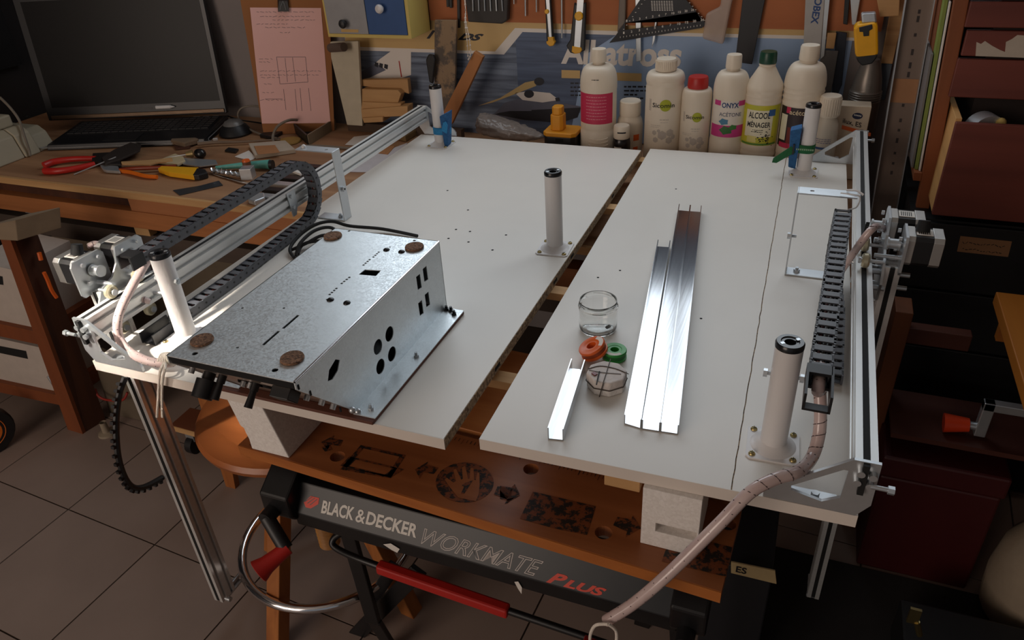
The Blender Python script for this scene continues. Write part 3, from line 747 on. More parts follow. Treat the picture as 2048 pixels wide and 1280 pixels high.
# black leads coming out behind the box
lt = thing('power_leads', onz(585, 505, ZB), 'bundle of black power leads curling out behind the control box', 'cable')
Z = lambda px, py, z: tuple(onz(px, py, z))
for pts in ([Z(588,515,.845), Z(580,497,.85), Z(600,470,.86), Z(632,449,.87), Z(665,443,.868), Z(700,452,.858), Z(765,458,.848), Z(835,472,.845)],
            [Z(592,512,.845), Z(600,487,.862), Z(628,462,.872), Z(660,455,.87), Z(690,470,.858), Z(760,478,.846)],
            [Z(583,500,.846), Z(612,487,.855), Z(650,470,.862), Z(700,480,.85)],
            [Z(596,508,.846), Z(606,489,.85), Z(640,482,.855), Z(690,490,.848)]):
    part(MB().tube(pts, .0037, 8, 7), 'lead', RUBBER, lt, True)
# ================================================================ loose things on the boards
def channel(f0, f1, b0, b1, h, label):
    f0, f1, b0, b1 = (Vector((*p, ZB+.0004)) for p in (f0, f1, b0, b1))
    o = (f0+f1)/2; a = (f1-f0).normalized(); th = .0016; up = Vector((0,0,1))
    poly = lambda p, q, z0, z1: [p+up*z0, q+up*z0, q+up*z1, p+up*z1]
    m = MB(); w_ = (f1-f0).length; w2 = (b1-b0).normalized()*w_
    prof = [(0, 0), (w_, 0), (w_, h), (w_-th, h), (w_-th, th), (th, th), (th, h), (0, h)]
    lo = [f0+a*u+up*v for u, v in prof]; hi = [b0+(w2/w_)*u+up*v for u, v in prof]
    m.hexa(lo, hi)
    return single(m, 'aluminium_channel', ALUX, o, label, 'aluminium channel', 'aluminium channels lying on the board')
channel((.9084,.1098), (.9338,.1060), (.8373,.6763), (.8621,.6790), .017, 'bright aluminium channel, shorter one of the row of three')
channel((.9348,.1061), (.9602,.1078), (.8451,.8673), (.8696,.8676), .017, 'long bright aluminium channel between two others in the row of three')
channel((.9608,.1080), (.9856,.1098), (.8700,.8680), (.8947,.8698), .017, 'long bright aluminium channel nearest the saw line of the board')
channel((.8153,.0454), (.8373,.0490), (.7965,.2150), (.8180,.2185), .021, 'short deep aluminium channel at the front edge beside the spools')

# glass jar
GLASS = mat('clear_glass', (253, 254, 253), .01, 0, 'glass', bump=.02)
c = onz(1196, 658, ZB); R = .0325; H = max(.04, ony(1197, 600, c.y).z-ZB)
o = (c.x, c.y, ZB+.0004)
t = thing('glass_jar', o, 'small empty clear glass jar without a lid', 'jar')
prof = [(.0001, .0015), (.014, .0015), (.024, .0006), (.028, 0), (R-.001, .004), (R, .008), (R, H-.016), (R+.0012, H-.014), (R+.0012, H-.011), (R-.0006, H-.010), (R-.0006, H-.002), (R-.0012, H), (R-.002, H-.001), (R-.0021, H-.009), (R-.0014, H-.016), (R-.0014, .009), (R-.003, .0055), (.026, .003), (.012, .0032), (.0001, .0032)]
part(MB().lathe(prof, o, 48), 'glass_body', GLASS, t, True)
th_ = MB()
for k in range(3):
    a0 = k*2*PI/3+.4
    th_.tube([(c.x+(R+.0002)*math.cos(a0+1.7*i/12), c.y+(R+.0002)*math.sin(a0+1.7*i/12), ZB+H-.0085+.004*i/12) for i in range(13)], .0007, 6, 1)
part(th_, 'screw_thread', GLASS, t, True)
q = Vector((c.x+.018, c.y-.003, ZB+.0115))
single(MB().cyl(q-Vector((.003,0,.003)), q+Vector((.003,.002,.002)), .0035, n=12), 'metal_bead', mat('dark_bead', (48, 50, 52), .4, .5), q, 'tiny dark metal bit lying inside the glass jar', 'metal bit')
# wire spools
def spool(c, ax, r, h, m, mi, label):
    t = thing('wire_spool', c, label, 'spool', 'small plastic wire spools'); T = Matrix.Translation(c) @ rot_to(ax)
    ri = r*.36
    body = [(ri, 0), (r*.96, 0), (r, h*.08), (r, h*.26), (r*.93, h*.3), (r*.93, h*.7), (r, h*.74), (r, h*.92), (r*.96, h), (r*.6, h), (r*.56, h*.96), (ri, h*.96), (ri, 0)]
    part(MB().lathe(body, (0,0,0), 36, T), 'spool_body', m, t, True)
    part(MB().lathe([(r*.935, h*.3), (r*.95, h*.5), (r*.935, h*.7)], (0,0,0), 36, T), 'wound_wire', mi, t, True)
    part(MB().lathe([(r*.62, h*1.005), (r*.93, h*1.005)], (0,0,0), 14, T, .9, 2.5), 'paper_label', PAPER, t)
    return t
GREEN = mat('green_plastic', (52, 158, 66), .4, 0, 'plain', scale=40, var=.08, bump=.03)
c = onz(1229, 715, ZB); spool(Vector((c.x, c.y, ZB+.0005)), (0,0,1), .0195, .016, GREEN, mat('green_wire', (36, 112, 48), .5), 'small bright green plastic spool beside the jar')
c = onz(1190, 722, ZB); spool(Vector((c.x-.001, c.y+.006, ZB+.012)), (-.42, -.16, 1), .0225, .017, ORANGE, mat('orange_wire', (150, 62, 22), .5), 'tilted orange plastic spool leaning on the green one')
# octagonal foam pad bound with wire
c = onz(1213, 772, ZB); c.z = ZB+.0005; r = .030
t = thing('foam_octagon', c, 'octagonal white foam block bound with thin wire', 'foam block')
oc = [(r*1.05*math.cos(PI/8+i*PI/4)+0, r*math.sin(PI/8+i*PI/4)) for i in range(8)]
lay = lambda z0, z1, k: MB().prism([(c.x+u*k, c.y+v*k) for u, v in oc], 'z', c.z+z0, c.z+z1)
FOAMW = mat('wrinkled_foam', (216, 206, 200), .8, 0, 'plain', scale=90, var=.12, bump=1.0)
part(lay(0, .0125, .97), 'lower_layer', FOAM, t, bevel=.002); part(lay(.0125, .0265, 1.0), 'upper_layer', FOAMW, t, bevel=.0025)
wr = mat('thin_grey_wire', (92, 84, 78), .4, .6)
wm = MB(); Wp = lambda px, py: tuple(onz(px, py, c.z+.0272))
wm.tube([Wp(1176,738), Wp(1200,732), Wp(1230,737), Wp(1257,748)], .0007, 6); wm.tube([Wp(1221,718), Wp(1213,745), Wp(1206,766)], .0007, 6); wm.tube([Wp(1178,740), Wp(1205,745), Wp(1242,748)], .0005, 6)
fy = c.y-r*.96
wm.tube([Wp(1206,766), (onz(1206,766,c.z+.027).x, fy-.001, c.z+.025), (onz(1205,780,c.z).x, fy-.001, c.z)], .0008, 6)
wm.tube([(c.x+u*1.01, c.y+v*1.01, c.z+.0125) for u, v in oc+oc[:1]], .0008, 6, 1)
part(wm, 'binding_wire', wr, t)
p = Vector(Wp(1189, 748)); part(MB().box(-.004, .004, -.003, .003, 0, .0015, Matrix.Translation(p) @ Matrix.Rotation(-.6, 4, 'Z')), 'red_tag', mat('dark_red_tag', (112, 22, 28), .4), t)
part(MB().tube([Wp(1199,743), Wp(1196,755), Wp(1193,769)], .0011, 6), 'dark_pin', BLACKP, t)

# ================================================================ foam blocks that carry the boards
ZJ = .714
def quadblock(lo, hi, name, m, label, cat, group, bevel=.002):
    c = sum((Vector(q) for q in lo), Vector())/4
    return single(MB().hexa([Vector(q) for q in lo], [Vector(q) for q in hi]), name, m, c, label, cat, group, bevel=bevel)
a, b = onz(510, 892, ZJ), onz(588, 907, ZJ)
z1 = ZB-TB-.0004
fb = MB()
prof = [(0, 0), (.0, .022), (-.003, .034), (-.004, .044), (-.010, .048), (-.022, z1-ZJ), (.048, z1-ZJ), (.076, 0)]
X0 = a.x; fb.prism([(X0+u, ZJ+.0004+v) for u, v in prof], 'y', .006, .112)
single(fb, 'foam_block', FOAM, (X0, .006, ZJ), 'tapering white foam block under the wide board, on the wooden jaw', 'foam block', 'foam blocks under the boards', bevel=.002)
c0, c1 = onz(1284, 1090, ZJ), onz(1395, 1112, ZJ)
f0, f1 = onz(1288, 974, z1), onz(1403, 993, z1)
y0 = .014
m = MB(); X0, X1 = .9585, 1.036
nu = [(X0+.020, ZJ+.030), (X0+.075, ZJ+.030), (X0+.075, ZJ+.046), (X0+.020, ZJ+.046)]
m.holed([(X0, ZJ+.0004), (X1, ZJ+.0004), (X1, z1), (X0, z1)], [nu], lambda u, v, w_: (u, y0-w_, v), .018)
m.box(X0, X1, y0+.018, y0+.10, ZJ+.0004, z1)
single(m, 'foam_block', FOAM, (X0, y0, ZJ), 'upright white foam block with a rectangular recess under the board with the channels', 'foam block', 'foam blocks under the boards', bevel=.001)
c = onz(1242, 990, ZJ+.02)
single(MB().box(.900, .950, .035, .09, z1-.032, z1), 'pine_offcut', PINE, (.90, .035, z1-.032), 'small pine offcut beside the upright foam block', 'wood offcut', 'pine offcuts under the boards', bevel=.001)
single(MB().box(.405, .437, .06, .12, z1-.018, z1), 'pine_offcut', PINE, (.405, .06, z1-.018), 'small pine offcut beside the tapering foam block', 'wood offcut', 'pine offcuts under the boards', bevel=.001)

# ================================================================ folding workbench with printed wooden jaws
t = thing('folding_workbench', (.67, .2, 0), 'folding workbench with printed wooden jaws and a black steel beam', 'workbench')
wa = math.radians(-2.83); W0 = Vector((.267, .006, 0)); we1 = Vector((math.cos(wa), math.sin(wa), 0)); we2 = Vector((-math.sin(wa), math.cos(wa), 0))
def wj(u, v, w_=0.): p = W0+we1*u+we2*v; return (p.x, p.y, ZJ+w_)
def wuv(px, py):
    p = onz(px, py, ZJ)-W0; return p.x*we1.x+p.y*we1.y, p.x*we2.x+p.y*we2.y
JL = .81; dogs = [circ(*wuv(*q), .0125, 18) for q in ((675, 913), (1062, 938), (1207, 1065), (1455, 1047))]
JAW = mat('varnished_jaw_wood', (164, 100, 58), .42, 0, 'wood', scale=22, rgb2=(136, 78, 42), axis=0, bump=.06)
j1 = part(MB().holed(rect(0, JL, .002, .158), dogs, lambda u, v, w_: wj(u, v, w_), .02), 'front_jaw', JAW, t)
part(MB().add([wj(0,0,-.0205), wj(JL,0,-.0205), wj(JL,.002,-.0205), wj(0,.002,-.0205), wj(0,0,-.0004), wj(JL,0,-.0004), wj(JL,.002,-.0004), wj(0,.002,-.0004)], [(0,3,2,1), (4,5,6,7), (0,1,5,4), (1,2,6,5), (2,3,7,6), (3,0,4,7)]), 'jaw_lipping', mat('jaw_edge_wood', (190, 116, 52), .5, 0, 'wood', scale=30, rgb2=(160, 90, 36), axis=0), j1)
part(MB().hexa([wj(.0,.175,-.0205), wj(JL,.175,-.0205), wj(JL,.42,-.0205), wj(0,.42,-.0205)], [wj(.0,.175), wj(JL,.175), wj(JL,.42), wj(0,.42)]), 'rear_jaw', mat('rear_jaw_wood', (198, 132, 74), .45, 0, 'wood', scale=18, rgb2=(168, 98, 50), axis=0), t, bevel=.001)
PRINT = mat('worn_black_print', (30, 24, 20), .6, 0, 'worn', scale=70, rgb2=(120, 62, 28), bump=0)
def jp(pts): return [onz(px, py, ZJ+.0004) for px, py in pts]
def zm(z, x, y, k): return (x+z[0]/k, y+z[1]/k)
K6 = lambda pts: [(470+a/2.6667, 800+b/2.6667) for a, b in pts]
K7 = lambda pts: [(1000+a/3.048, 860+b/3.048) for a, b in pts]
def print_on_jaw(name, pts, m=PRINT):
    q = jp(pts); return part(MB().add(q, [list(range(len(q)))]), name, m, j1)
def frame_on_jaw(name, pts, k=.80):
    q = jp(pts); c = sum(q, Vector())/len(q); n = len(q); inn = [c+(p-c)*k for p in q]
    part(MB().add(q+inn, [(i, (i+1) % n, n+(i+1) % n, n+i) for i in range(n)]), name, PRINT, j1)
frame_on_jaw('label_frame', K6([(560,370), (670,240), (910,295), (830,418)]))
frame_on_jaw('label_frame', K6([(560,350), (610,300), (900,370), (830,415)]), .7)
print_on_jaw('arrow_mark', K6([(458,225), (530,188), (522,205), (575,215), (560,245), (510,238), (495,262)]))
print_on_jaw('arrow_mark', K6([(460,250), (505,240), (520,265), (480,275)]))
print_on_jaw('arrow_mark', K6([(960,370), (1030,328), (1022,345), (1085,360), (1060,395), (1005,385), (985,420)]))
print_on_jaw('arrow_mark', K6([(1380,505), (1400,460), (1480,475), (1490,450), (1520,510), (1438,555), (1450,530)]))
cx, cy = 470+1225/2.6667, 800+440/2.6667
print_on_jaw('hand_disc', [(cx+58*math.cos(2*PI*i/32), cy+40*math.sin(2*PI*i/32)) for i in range(32)])
HW = mat('bare_wood_hand', (164, 100, 58), .42, 0, 'wood', scale=22, rgb2=(136, 78, 42), axis=0, bump=.02)
hand = [(1285,540), (1190,520), (1150,470), (1118,425), (1130,415), (1165,440), (1178,432), (1165,372), (1180,368), (1207,425), (1215,420), (1210,358), (1228,352), (1243,420), (1252,418), (1256,362), (1272,362), (1276,425), (1284,428), (1293,385), (1303,388), (1305,450), (1300,500)]
hq = [onz(px, py, ZJ+.0009) for px, py in K6(hand)]
part(MB().add(hq, [list(range(len(hq)))]), 'hand_sign', HW, j1)
hq = [onz(px, py, ZJ+.0013) for px, py in K6([(1205,498), (1222,462), (1210,455), (1230,440), (1268,428), (1222,500)])]
part(MB().add(hq, [list(range(len(hq)))]), 'hand_number', PRINT, j1)
print_on_jaw('label_patch', K7([(120,540), (200,375), (585,465), (530,640), (330,600)]))
print_on_jaw('arrow_mark', K7([(690,580), (715,530), (800,545), (810,520), (860,600), (765,655), (775,620)]))
print_on_jaw('label_patch', K7([(985,800), (1010,730), (1240,670), (1415,715), (1380,895), (1200,850)]))
print_on_jaw('arrow_mark', K7([(0,340), (70,350), (90,330), (120,390), (40,450), (45,430), (0,420)]))
print_on_jaw('edge_mark', K6([(75,235), (180,262), (185,275), (85,248)]))
tk = MB()
for k in range(46):
    f = k/45; px = 470+(1130+f*1130)/2.6667 if f < 2 else 0
    u0_, v0_ = wuv(1110-230+f*350, 880+f*97)
    ln = .012 if k % 5 == 0 else .007
    tk.add([wj(u0_, .150-ln, .0004), wj(u0_+.0012, .150-ln, .0004), wj(u0_+.0012, .150, .0004), wj(u0_, .150, .0004)], [(0,1,2,3)])
part(tk, 'ruler_marks', PRINT, j1)
# steel beam: slanted face with the lettering, lower face, ends
zt_, yt_, zr_, yr_ = .635, .031, .585, .003
bx0, bx1 = .352, 1.02
bp = [(yt_, zt_), (yr_, zr_), (yr_+.001, zr_-.030), (yt_+.03, zr_-.030), (yt_+.045, zt_)]
beam = part(MB().prism(bp, 'x', bx0, bx1), 'front_beam', BLKSTEEL, t, bevel=.002)
bn = Vector((0, -(zt_-zr_), (yt_-yr_))).normalized(); bp0 = Vector((0, yt_, zt_))
if bn.y > 0: bn = -bn
def onbeam(px, py):
    d = ray(px, py); p = CAM+d*((bp0-CAM).dot(bn)/d.dot(bn)); return p+bn*.0005
def beam_text(body, ll, lr_, ul, m, name, bold=.02, shear=0., spacing=1., outline=False):
    a, b, c_2 = onbeam(*ll), onbeam(*lr_), onbeam(*ul); U = b-a; V = c_2-a
    vs_, fs, w_, h_ = text_geo(body, bold, shear, spacing)
    part(MB().add([a+U*(v[0]/w_)+V*(v[1]/h_) for v in vs_], fs), name, m, beam)
    if outline:
        vs_, fs, w2, h2 = text_geo(body, bold-.034, shear, spacing); e = .034
        part(MB().add([a+U*((v[0]+e)/w_)+V*((v[1]+e)/h_)+bn*.0004 for v in vs_], fs), name, BLKSTEEL, beam)
beam_text('BLACK', (642,1026), (706,1041), (647,1000), WPRINT, 'maker_lettering', .03)
beam_text('&', (710,1043), (729,1048), (715,1017), WPRINT, 'maker_lettering', .01)
beam_text('DECKER', (731,1048), (832,1076), (737,1022), WPRINT, 'maker_lettering', .03)
GREYT = mat('grey_outline_print', (206, 196, 190), .6, bump=0)
beam_text('WORKMATE', (838,1086), (1074,1154), (850,1056), GREYT, 'model_lettering', .016, .25, outline=True)
REDT = mat('red_print', (214, 62, 36), .5, bump=0)
beam_text('P', (1092,1164), (1124,1172), (1106,1144), REDT, 'model_lettering', .04, .25)
beam_text('LUS', (1126,1173), (1206,1194), (1134,1157), REDT, 'model_lettering', .04, .25)
q = [onbeam(px, py) for px, py in K6([(368,545), (405,512), (450,522), (445,555), (405,578), (378,572)])]
part(MB().add(q, [list(range(6))]), 'hexagon_emblem', REDT, beam)
em = MB()
for k in range(3):
    q = [onbeam(*z)+bn*.0004 for z in K6([(372+14*k,540+9*k), (410+14*k,516+6*k), (413+14*k,518+6*k), (375+14*k,543+9*k)])]
    em.add(q, [(0,1,2,3)])
part(em, 'emblem_line', BLKSTEEL, beam)
sm = MB()
for z in ([(790,770), (830,765), (878,795), (865,815), (835,800)], [(1490,970), (1510,968), (1530,1000), (1528,1035), (1508,1005)]):
    p = [ony(*q_, yr_-.0012) for q_ in K6(z)]; sm.add(p, [list(range(len(p)))])
part(sm, 'paint_spot', WPRINT, beam)
# left end housing with crank
part(MB().prism([(-.012, .630), (-.012, .585), (.0, .570), (.075, .570), (.11, .672), (.055, .672)], 'x', .300, .358), 'end_housing', BLKSTEEL, t, bevel=.004)
part(MB().prism([(-.012, .630), (-.012, .585), (.0, .570), (.075, .570), (.11, .672), (.055, .672)], 'x', 1.01, 1.062), 'end_housing', BLKSTEEL, t, bevel=.004)
def crank(h, e, tip):
    h, e, tip = Vector(h), Vector(e), Vector(tip)
    cr = part(MB().cyl(h+Vector((0,.03,0)), h, .0135, n=20), 'crank_hub', BLACKP, t, True)
    part(MB().tube([h+Vector((0,.006,0)), e], .0125, 12, 1), 'crank_arm', BLACKP, cr, True)
    T = Matrix.Translation(e) @ rot_to(tip-e); L_ = (tip-e).length
    part(MB().lathe([(.0001, -.004), (.0125, -.004), (.0135, L_*.3), (.016, L_*.7), (.0215, L_), (.0195, L_+.001), (.014, L_*.8), (.0001, L_*.75)], (0,0,0), 26, T), 'crank_handle', RED, cr, True)
crank(ony(530, 1040, -.035), ony(572, 1098, -.05), ony(517, 1143, -.095))
crank((1.036, -.035, .585), (1.03, -.05, .53), ony(1165, 1300, -.06))
# step bar with the red grip, cross legs
R1, R2 = ony(757, 1132, .04), ony(1018, 1222, .04)
L0 = ony(668, 1080, .05); R3 = ony(1250, 1300, .04)
part(MB().tube([ony(690, 1062, .07), ony(667, 1078, .06), ony(675, 1098, .05), R1, R2, R3], .0065, 10, 6), 'step_bar', BLKSTEEL, t, True)
d = (R2-R1); n_ = Vector((0, -1, 0)); up = d.cross(n_).normalized()*.011
part(MB().hexa([R1-up+n_*.011, R1+up+n_*.011, R1+up-n_*.009, R1-up-n_*.009], [R2-up+n_*.011, R2+up+n_*.011, R2+up-n_*.009, R2-up-n_*.009]), 'red_step_grip', RED, t, bevel=.004)
def strip(a, b, w_, th, name, m, par, bevel=.002):
    a, b = Vector(a), Vector(b); d = (b-a).normalized(); s_2 = d.cross(Vector((0,-1,0))).normalized()*w_/2; n2 = s_2.cross(d).normalized()*th/2
    return part(MB().hexa([a-s_2-n2, a+s_2-n2, a+s_2+n2, a-s_2+n2], [b-s_2-n2, b+s_2-n2, b+s_2+n2, b-s_2+n2]), name, m, par, bevel=bevel)
strip(ony(695, 1060, .12), ony(748, 1245, .12), .034, .012, 'leg', BLKSTEEL, t)
strip(ony(838, 1140, .16), ony(640, 1345, .16), .036, .012, 'leg', BLKSTEEL, t)
strip(ony(790, 1130, .20), ony(735, 1215, .20), .03, .012, 'leg', BLKSTEEL, t)
strip((1.0, .12, .58), (1.04, .16, .0), .036, .012, 'leg', BLKSTEEL, t)
strip((.96, .30, .58), (.90, .40, .0), .036, .012, 'leg', BLKSTEEL, t)
strip(ony(748, 1240, .12), (.375, .15, .0), .034, .012, 'leg', BLKSTEEL, t)
part(MB().box(.33, .37, .05, .42, .640, .6935), 'jaw_carrier', BLKSTEEL, t, bevel=.003)
part(MB().box(1.0, 1.04, .04, .42, .640, .6935), 'jaw_carrier', BLKSTEEL, t, bevel=.003)
part(MB().box(.352, 1.02, .33, .37, .60, .660), 'rear_beam', BLKSTEEL, t, bevel=.003)

# ================================================================ wooden swivel stool below
c = Vector((.145, .285, 0)); ZS = .565
t = thing('swivel_stool', c, 'wooden stool with a round seat, turned screw and chrome foot ring', 'stool')
part(MB().lathe([(.0001, ZS-.030), (.190, ZS-.030), (.203, ZS-.022), (.206, ZS-.012), (.200, ZS-.002), (.192, ZS), (.0001, ZS)], c, 56), 'seat', mat('stool_seat_wood', (158, 92, 48), .35, 0, 'wood', scale=14, rgb2=(134, 74, 36), axis=0, bump=.03), t, True)
sp = [(.0001, .13)]+[p for k in range(22) for p in ((.026, .132+.012*k), (.0205, .138+.012*k))]+[(.026, .40), (.026, ZS-.03)]
part(MB().lathe(sp, c, 24), 'threaded_spindle', mat('spindle_wood', (206, 148, 82), .5, 0, 'wood', scale=20, axis=2), t, True)
part(MB().lathe([(.027, .42), (.075, .42), (.08, .43), (.08, .50), (.07, .51), (.027, .51)], c, 32), 'hub', ORWOOD, t, True)
for k in range(4):
    a = -PI/2+k*PI/2-.12
    d = Vector((math.cos(a), math.sin(a), 0)); s_2 = Vector((-d.y, d.x, 0))*.019
    A = c+d*.06+Vector((0,0,.50)); B = c+d*.225+Vector((0,0,.0)); e = d*.019
    part(MB().hexa([A-s_2-e, A+s_2-e, A+s_2+e, A-s_2+e], [B-s_2-e, B+s_2-e, B+s_2+e, B-s_2+e]), 'leg', ORWOODZ, t, bevel=.002)
part(MB().torus(c+Vector((0,0,.15)), (0,0,1), .205, .011, 56, 12), 'foot_ring', CHROME, t, True)
# ================================================================ old workbench along the back wall
def onplane(px, py, p0, n):
    d = ray(px, py); return CAM+d*((p0-CAM).dot(n)/d.dot(n))
YF = .812; DX0, DX1 = -1.84, 1.255
t = thing('wooden_workbench', ((DX0+DX1)/2, 1.1, 0), 'long old wooden workbench along the back wall', 'workbench')
for k, (a, b) in enumerate(((YF+.012, 1.06), (1.0605, 1.30), (1.3005, YW-.002))):
    part(MB().box(DX0, DX1, a, b, ZD-.022, ZD), 'top_plank', DESKW, t, bevel=.0008)
part(MB().box(DX0, DX1, YF, YF+.0118, ZD-.022, ZD-.0005), 'front_lipping', PINE, t, bevel=.001)
part(MB().box(DX0, -.79, YF+.03, YF+.05, ZD-.062, ZD-.022), 'recessed_apron', BROWNW, t)
part(MB().box(-.79, .3, YF+.002, YF+.05, ZD-.062, ZD-.022), 'apron_block', mat('apron_pine', (168, 108, 66), .6, 0, 'wood', scale=20, axis=0), t, bevel=.001)
part(MB().box(DX0, DX1, YF-.002, YF+.05, ZD-.118, ZD-.062), 'front_rail', ORWOOD, t, bevel=.002)
part(MB().box(DX0, DX1, YF+.06, YF+.11, ZD-.235, ZD-.175), 'lower_beam', mat('grey_brown_beam', (78, 66, 58), .8, 0, 'wood', scale=14, axis=0), t, bevel=.002)
part(MB().box(-.86, -.80, YF+.045, YF+.075, ZD-.17, ZD-.118), 'support_block', PINE, t, bevel=.001)
for x in (-1.75, -.10, 1.21):
    part(MB().box(x-.03, x+.03, YF+.06, YF+.12, 0, ZD-.118), 'leg', BROWNW, t, bevel=.002)
    part(MB().box(x-.03, x+.03, 1.40, 1.46, 0, ZD-.022), 'leg', BROWNW, t, bevel=.002)
# cream trunking at the left end
t = thing('cable_trunking', (-1.46, .85, ZD), 'cream plastic cable trunking along the left end of the bench', 'trunking')
CREAM = mat('cream_plastic', (172, 162, 140), .6, 0, var=.06)
def trunk(y0, y1, x1_, z1_, nm): part(MB().prism([(-1.60, ZD+.0005), (x1_, ZD+.0005), (x1_-.02, z1_-.02), (x1_-.05, z1_), (-1.60, z1_)], 'y', y0, y1), nm, CREAM, t, bevel=.004)
trunk(.40, .975, -1.405, .845, 'lower_cover'); trunk(.977, 1.035, -1.40, .845, 'joint_cover'); trunk(1.037, 1.10, -1.405, .825, 'end_cover')
part(MB().box(-1.60, -1.46, .40, 1.02, .8455, .885), 'upper_cover', CREAM, t, bevel=.006)
p = onx(55, 233, -1.459); part(MB().cyl((-1.462, p.y, p.z), (-1.457, p.y, p.z), .003, n=10), 'screw', DARK, t)
single(MB().tube([onx(0, 195, -1.50), onx(20, 215, -1.46), onx(38, 240, -1.44), onx(48, 270, -1.40), onx(58, 300, -1.395), onx(60, 312, -1.39)], .0045, 8), 'hanging_cable', GREYC, onx(60, 312, -1.39), 'grey cord hanging down over the cream trunking', 'cable', smooth=True)
single(MB().box(-1.855, -1.83, .2, 1.40, .95, 2.0), 'dark_curtain', mat('black_cloth', (22, 23, 27), .95, scale=30, var=.3), (-1.84, .8, .95), 'dark cloth hanging on the wall behind the laptop', 'curtain')

# ================================================================ laptop
F0 = Vector((-1.385, 1.046, ZD)); F1 = Vector((-.842, 1.232, ZD)); e1 = (F1-F0).normalized(); e2 = Vector((-e1.y, e1.x, 0)); LW = (F1-F0).length; LD = .235
t = thing('laptop', (F0+F1)/2, 'large open black laptop with a dark screen', 'laptop')
def lp(u, v, z): return F0+e1*u+e2*v+Vector((0,0,z))
LAPB = mat('laptop_black', (24, 24, 27), .35, 0, scale=60, var=.15, bump=.02)
part(MB().hexa([lp(0,0,.002), lp(LW,0,.002), lp(LW,LD,.002), lp(0,LD,.002)], [lp(.004,.006,.022), lp(LW-.004,.006,.022), lp(LW-.004,LD,.034), lp(.004,LD,.034)]), 'base', LAPB, t, bevel=.003)
part(MB().tube([lp(.004,.25,.020), lp(0,.03,.014), lp(.02,0,.012), lp(LW-.02,0,.012), lp(LW,.03,.014), lp(LW-.004,.25,.020)], .0014, 6, 4), 'silver_rim', STEEL, t)
kz = lambda v: .0225+.012*(v-.006)/(LD-.006)
KEY = mat('black_keycap', (30, 30, 33), .5, bump=0)
kw, kd = (LW-.05)/19, .0205
km_ = MB().box(-kw/2+.0014, kw/2-.0014, -kd/2+.0014, kd/2-.0014, 0, .0028).mesh('key', KEY)
kp = part(MB().hexa([lp(.02,.094,kz(.094)), lp(LW-.02,.094,kz(.094)), lp(LW-.02,.224,kz(.224)), lp(.02,.224,kz(.224))], [lp(.02,.094,kz(.094)+.0005), lp(LW-.02,.094,kz(.094)+.0005), lp(LW-.02,.224,kz(.224)+.0005), lp(.02,.224,kz(.224)+.0005)]), 'keyboard', BLACKP, t)
for r in range(6):
    for c_ in range(19):
        q = lp(.025+kw*(c_+.5), .098+kd*(r+.5), kz(.098+kd*(r+.5))+.0006); inst(km_, 'key', kp, q, (0, 0, math.atan2(e1.y, e1.x)))
part(MB().hexa([lp(.20,.02,kz(.02)), lp(.32,.02,kz(.02)), lp(.32,.085,kz(.085)), lp(.20,.085,kz(.085))], [lp(.20,.02,kz(.02)+.0006), lp(.32,.02,kz(.02)+.0006), lp(.32,.085,kz(.085)+.0006), lp(.20,.085,kz(.085)+.0006)]), 'touchpad', mat('touchpad', (34, 34, 36), .3, bump=0), t)
for k in range(3): part(MB().hexa(*[[lp(LW-.13+.036*k, .227, kz(.227)+z), lp(LW-.106+.036*k, .227, kz(.227)+z), lp(LW-.106+.036*k, .230, kz(.230)+z), lp(LW-.13+.036*k, .230, kz(.230)+z)] for z in (0, .0006)]), 'media_button', STEEL, t)
up = (Vector((0,0,1))+e2*.12).normalized(); H0 = lp(0, LD+.004, .040)
def ls(u, w_, d=0.): return H0+e1*u+up*w_-(e2-Vector((0,0,.12))).normalized()*d
SH = .43
def slab(u0_, u1_, w0, w1, d0, d1): return MB().hexa([ls(u0_,w0,d0), ls(u1_,w0,d0), ls(u1_,w1,d0), ls(u0_,w1,d0)], [ls(u0_,w0,d1), ls(u1_,w0,d1), ls(u1_,w1,d1), ls(u0_,w1,d1)])
lid = part(slab(-.120, LW-.005, 0, SH, -.018, 0), 'lid', LAPB, t, bevel=.003)
part(slab(-.092, LW-.022, .046, SH-.02, .0002, .0008), 'screen', mat('dark_glossy_screen', (26, 25, 25), .3, 0, bump=0, var=.1, spec=.15), lid)
part(slab(-.105, LW-.012, .004, .018, .0002, .004), 'hinge_cover', mat('bronze_trim', (98, 78, 60), .35, .6, 'brushed', scale=100, axis=0), lid, bevel=.002)
part(slab(LW*.42, LW*.42+.05, .027, .033, .0002, .0006), 'badge', mat('faint_badge', (70, 68, 66), .5), lid)
p = ls(LW*.54, .0325, .0075); d = e1
mk = thing('white_crayon', p, 'short white crayon lying on the laptop hinge', 'crayon')
part(MB().cyl(p, p+d*.055, .0068, n=14), 'barrel', LEGW, mk, True); part(MB().cyl(p+d*.055, p+d*.07, .006, .0012, n=14), 'tip', LEGW, mk, True)

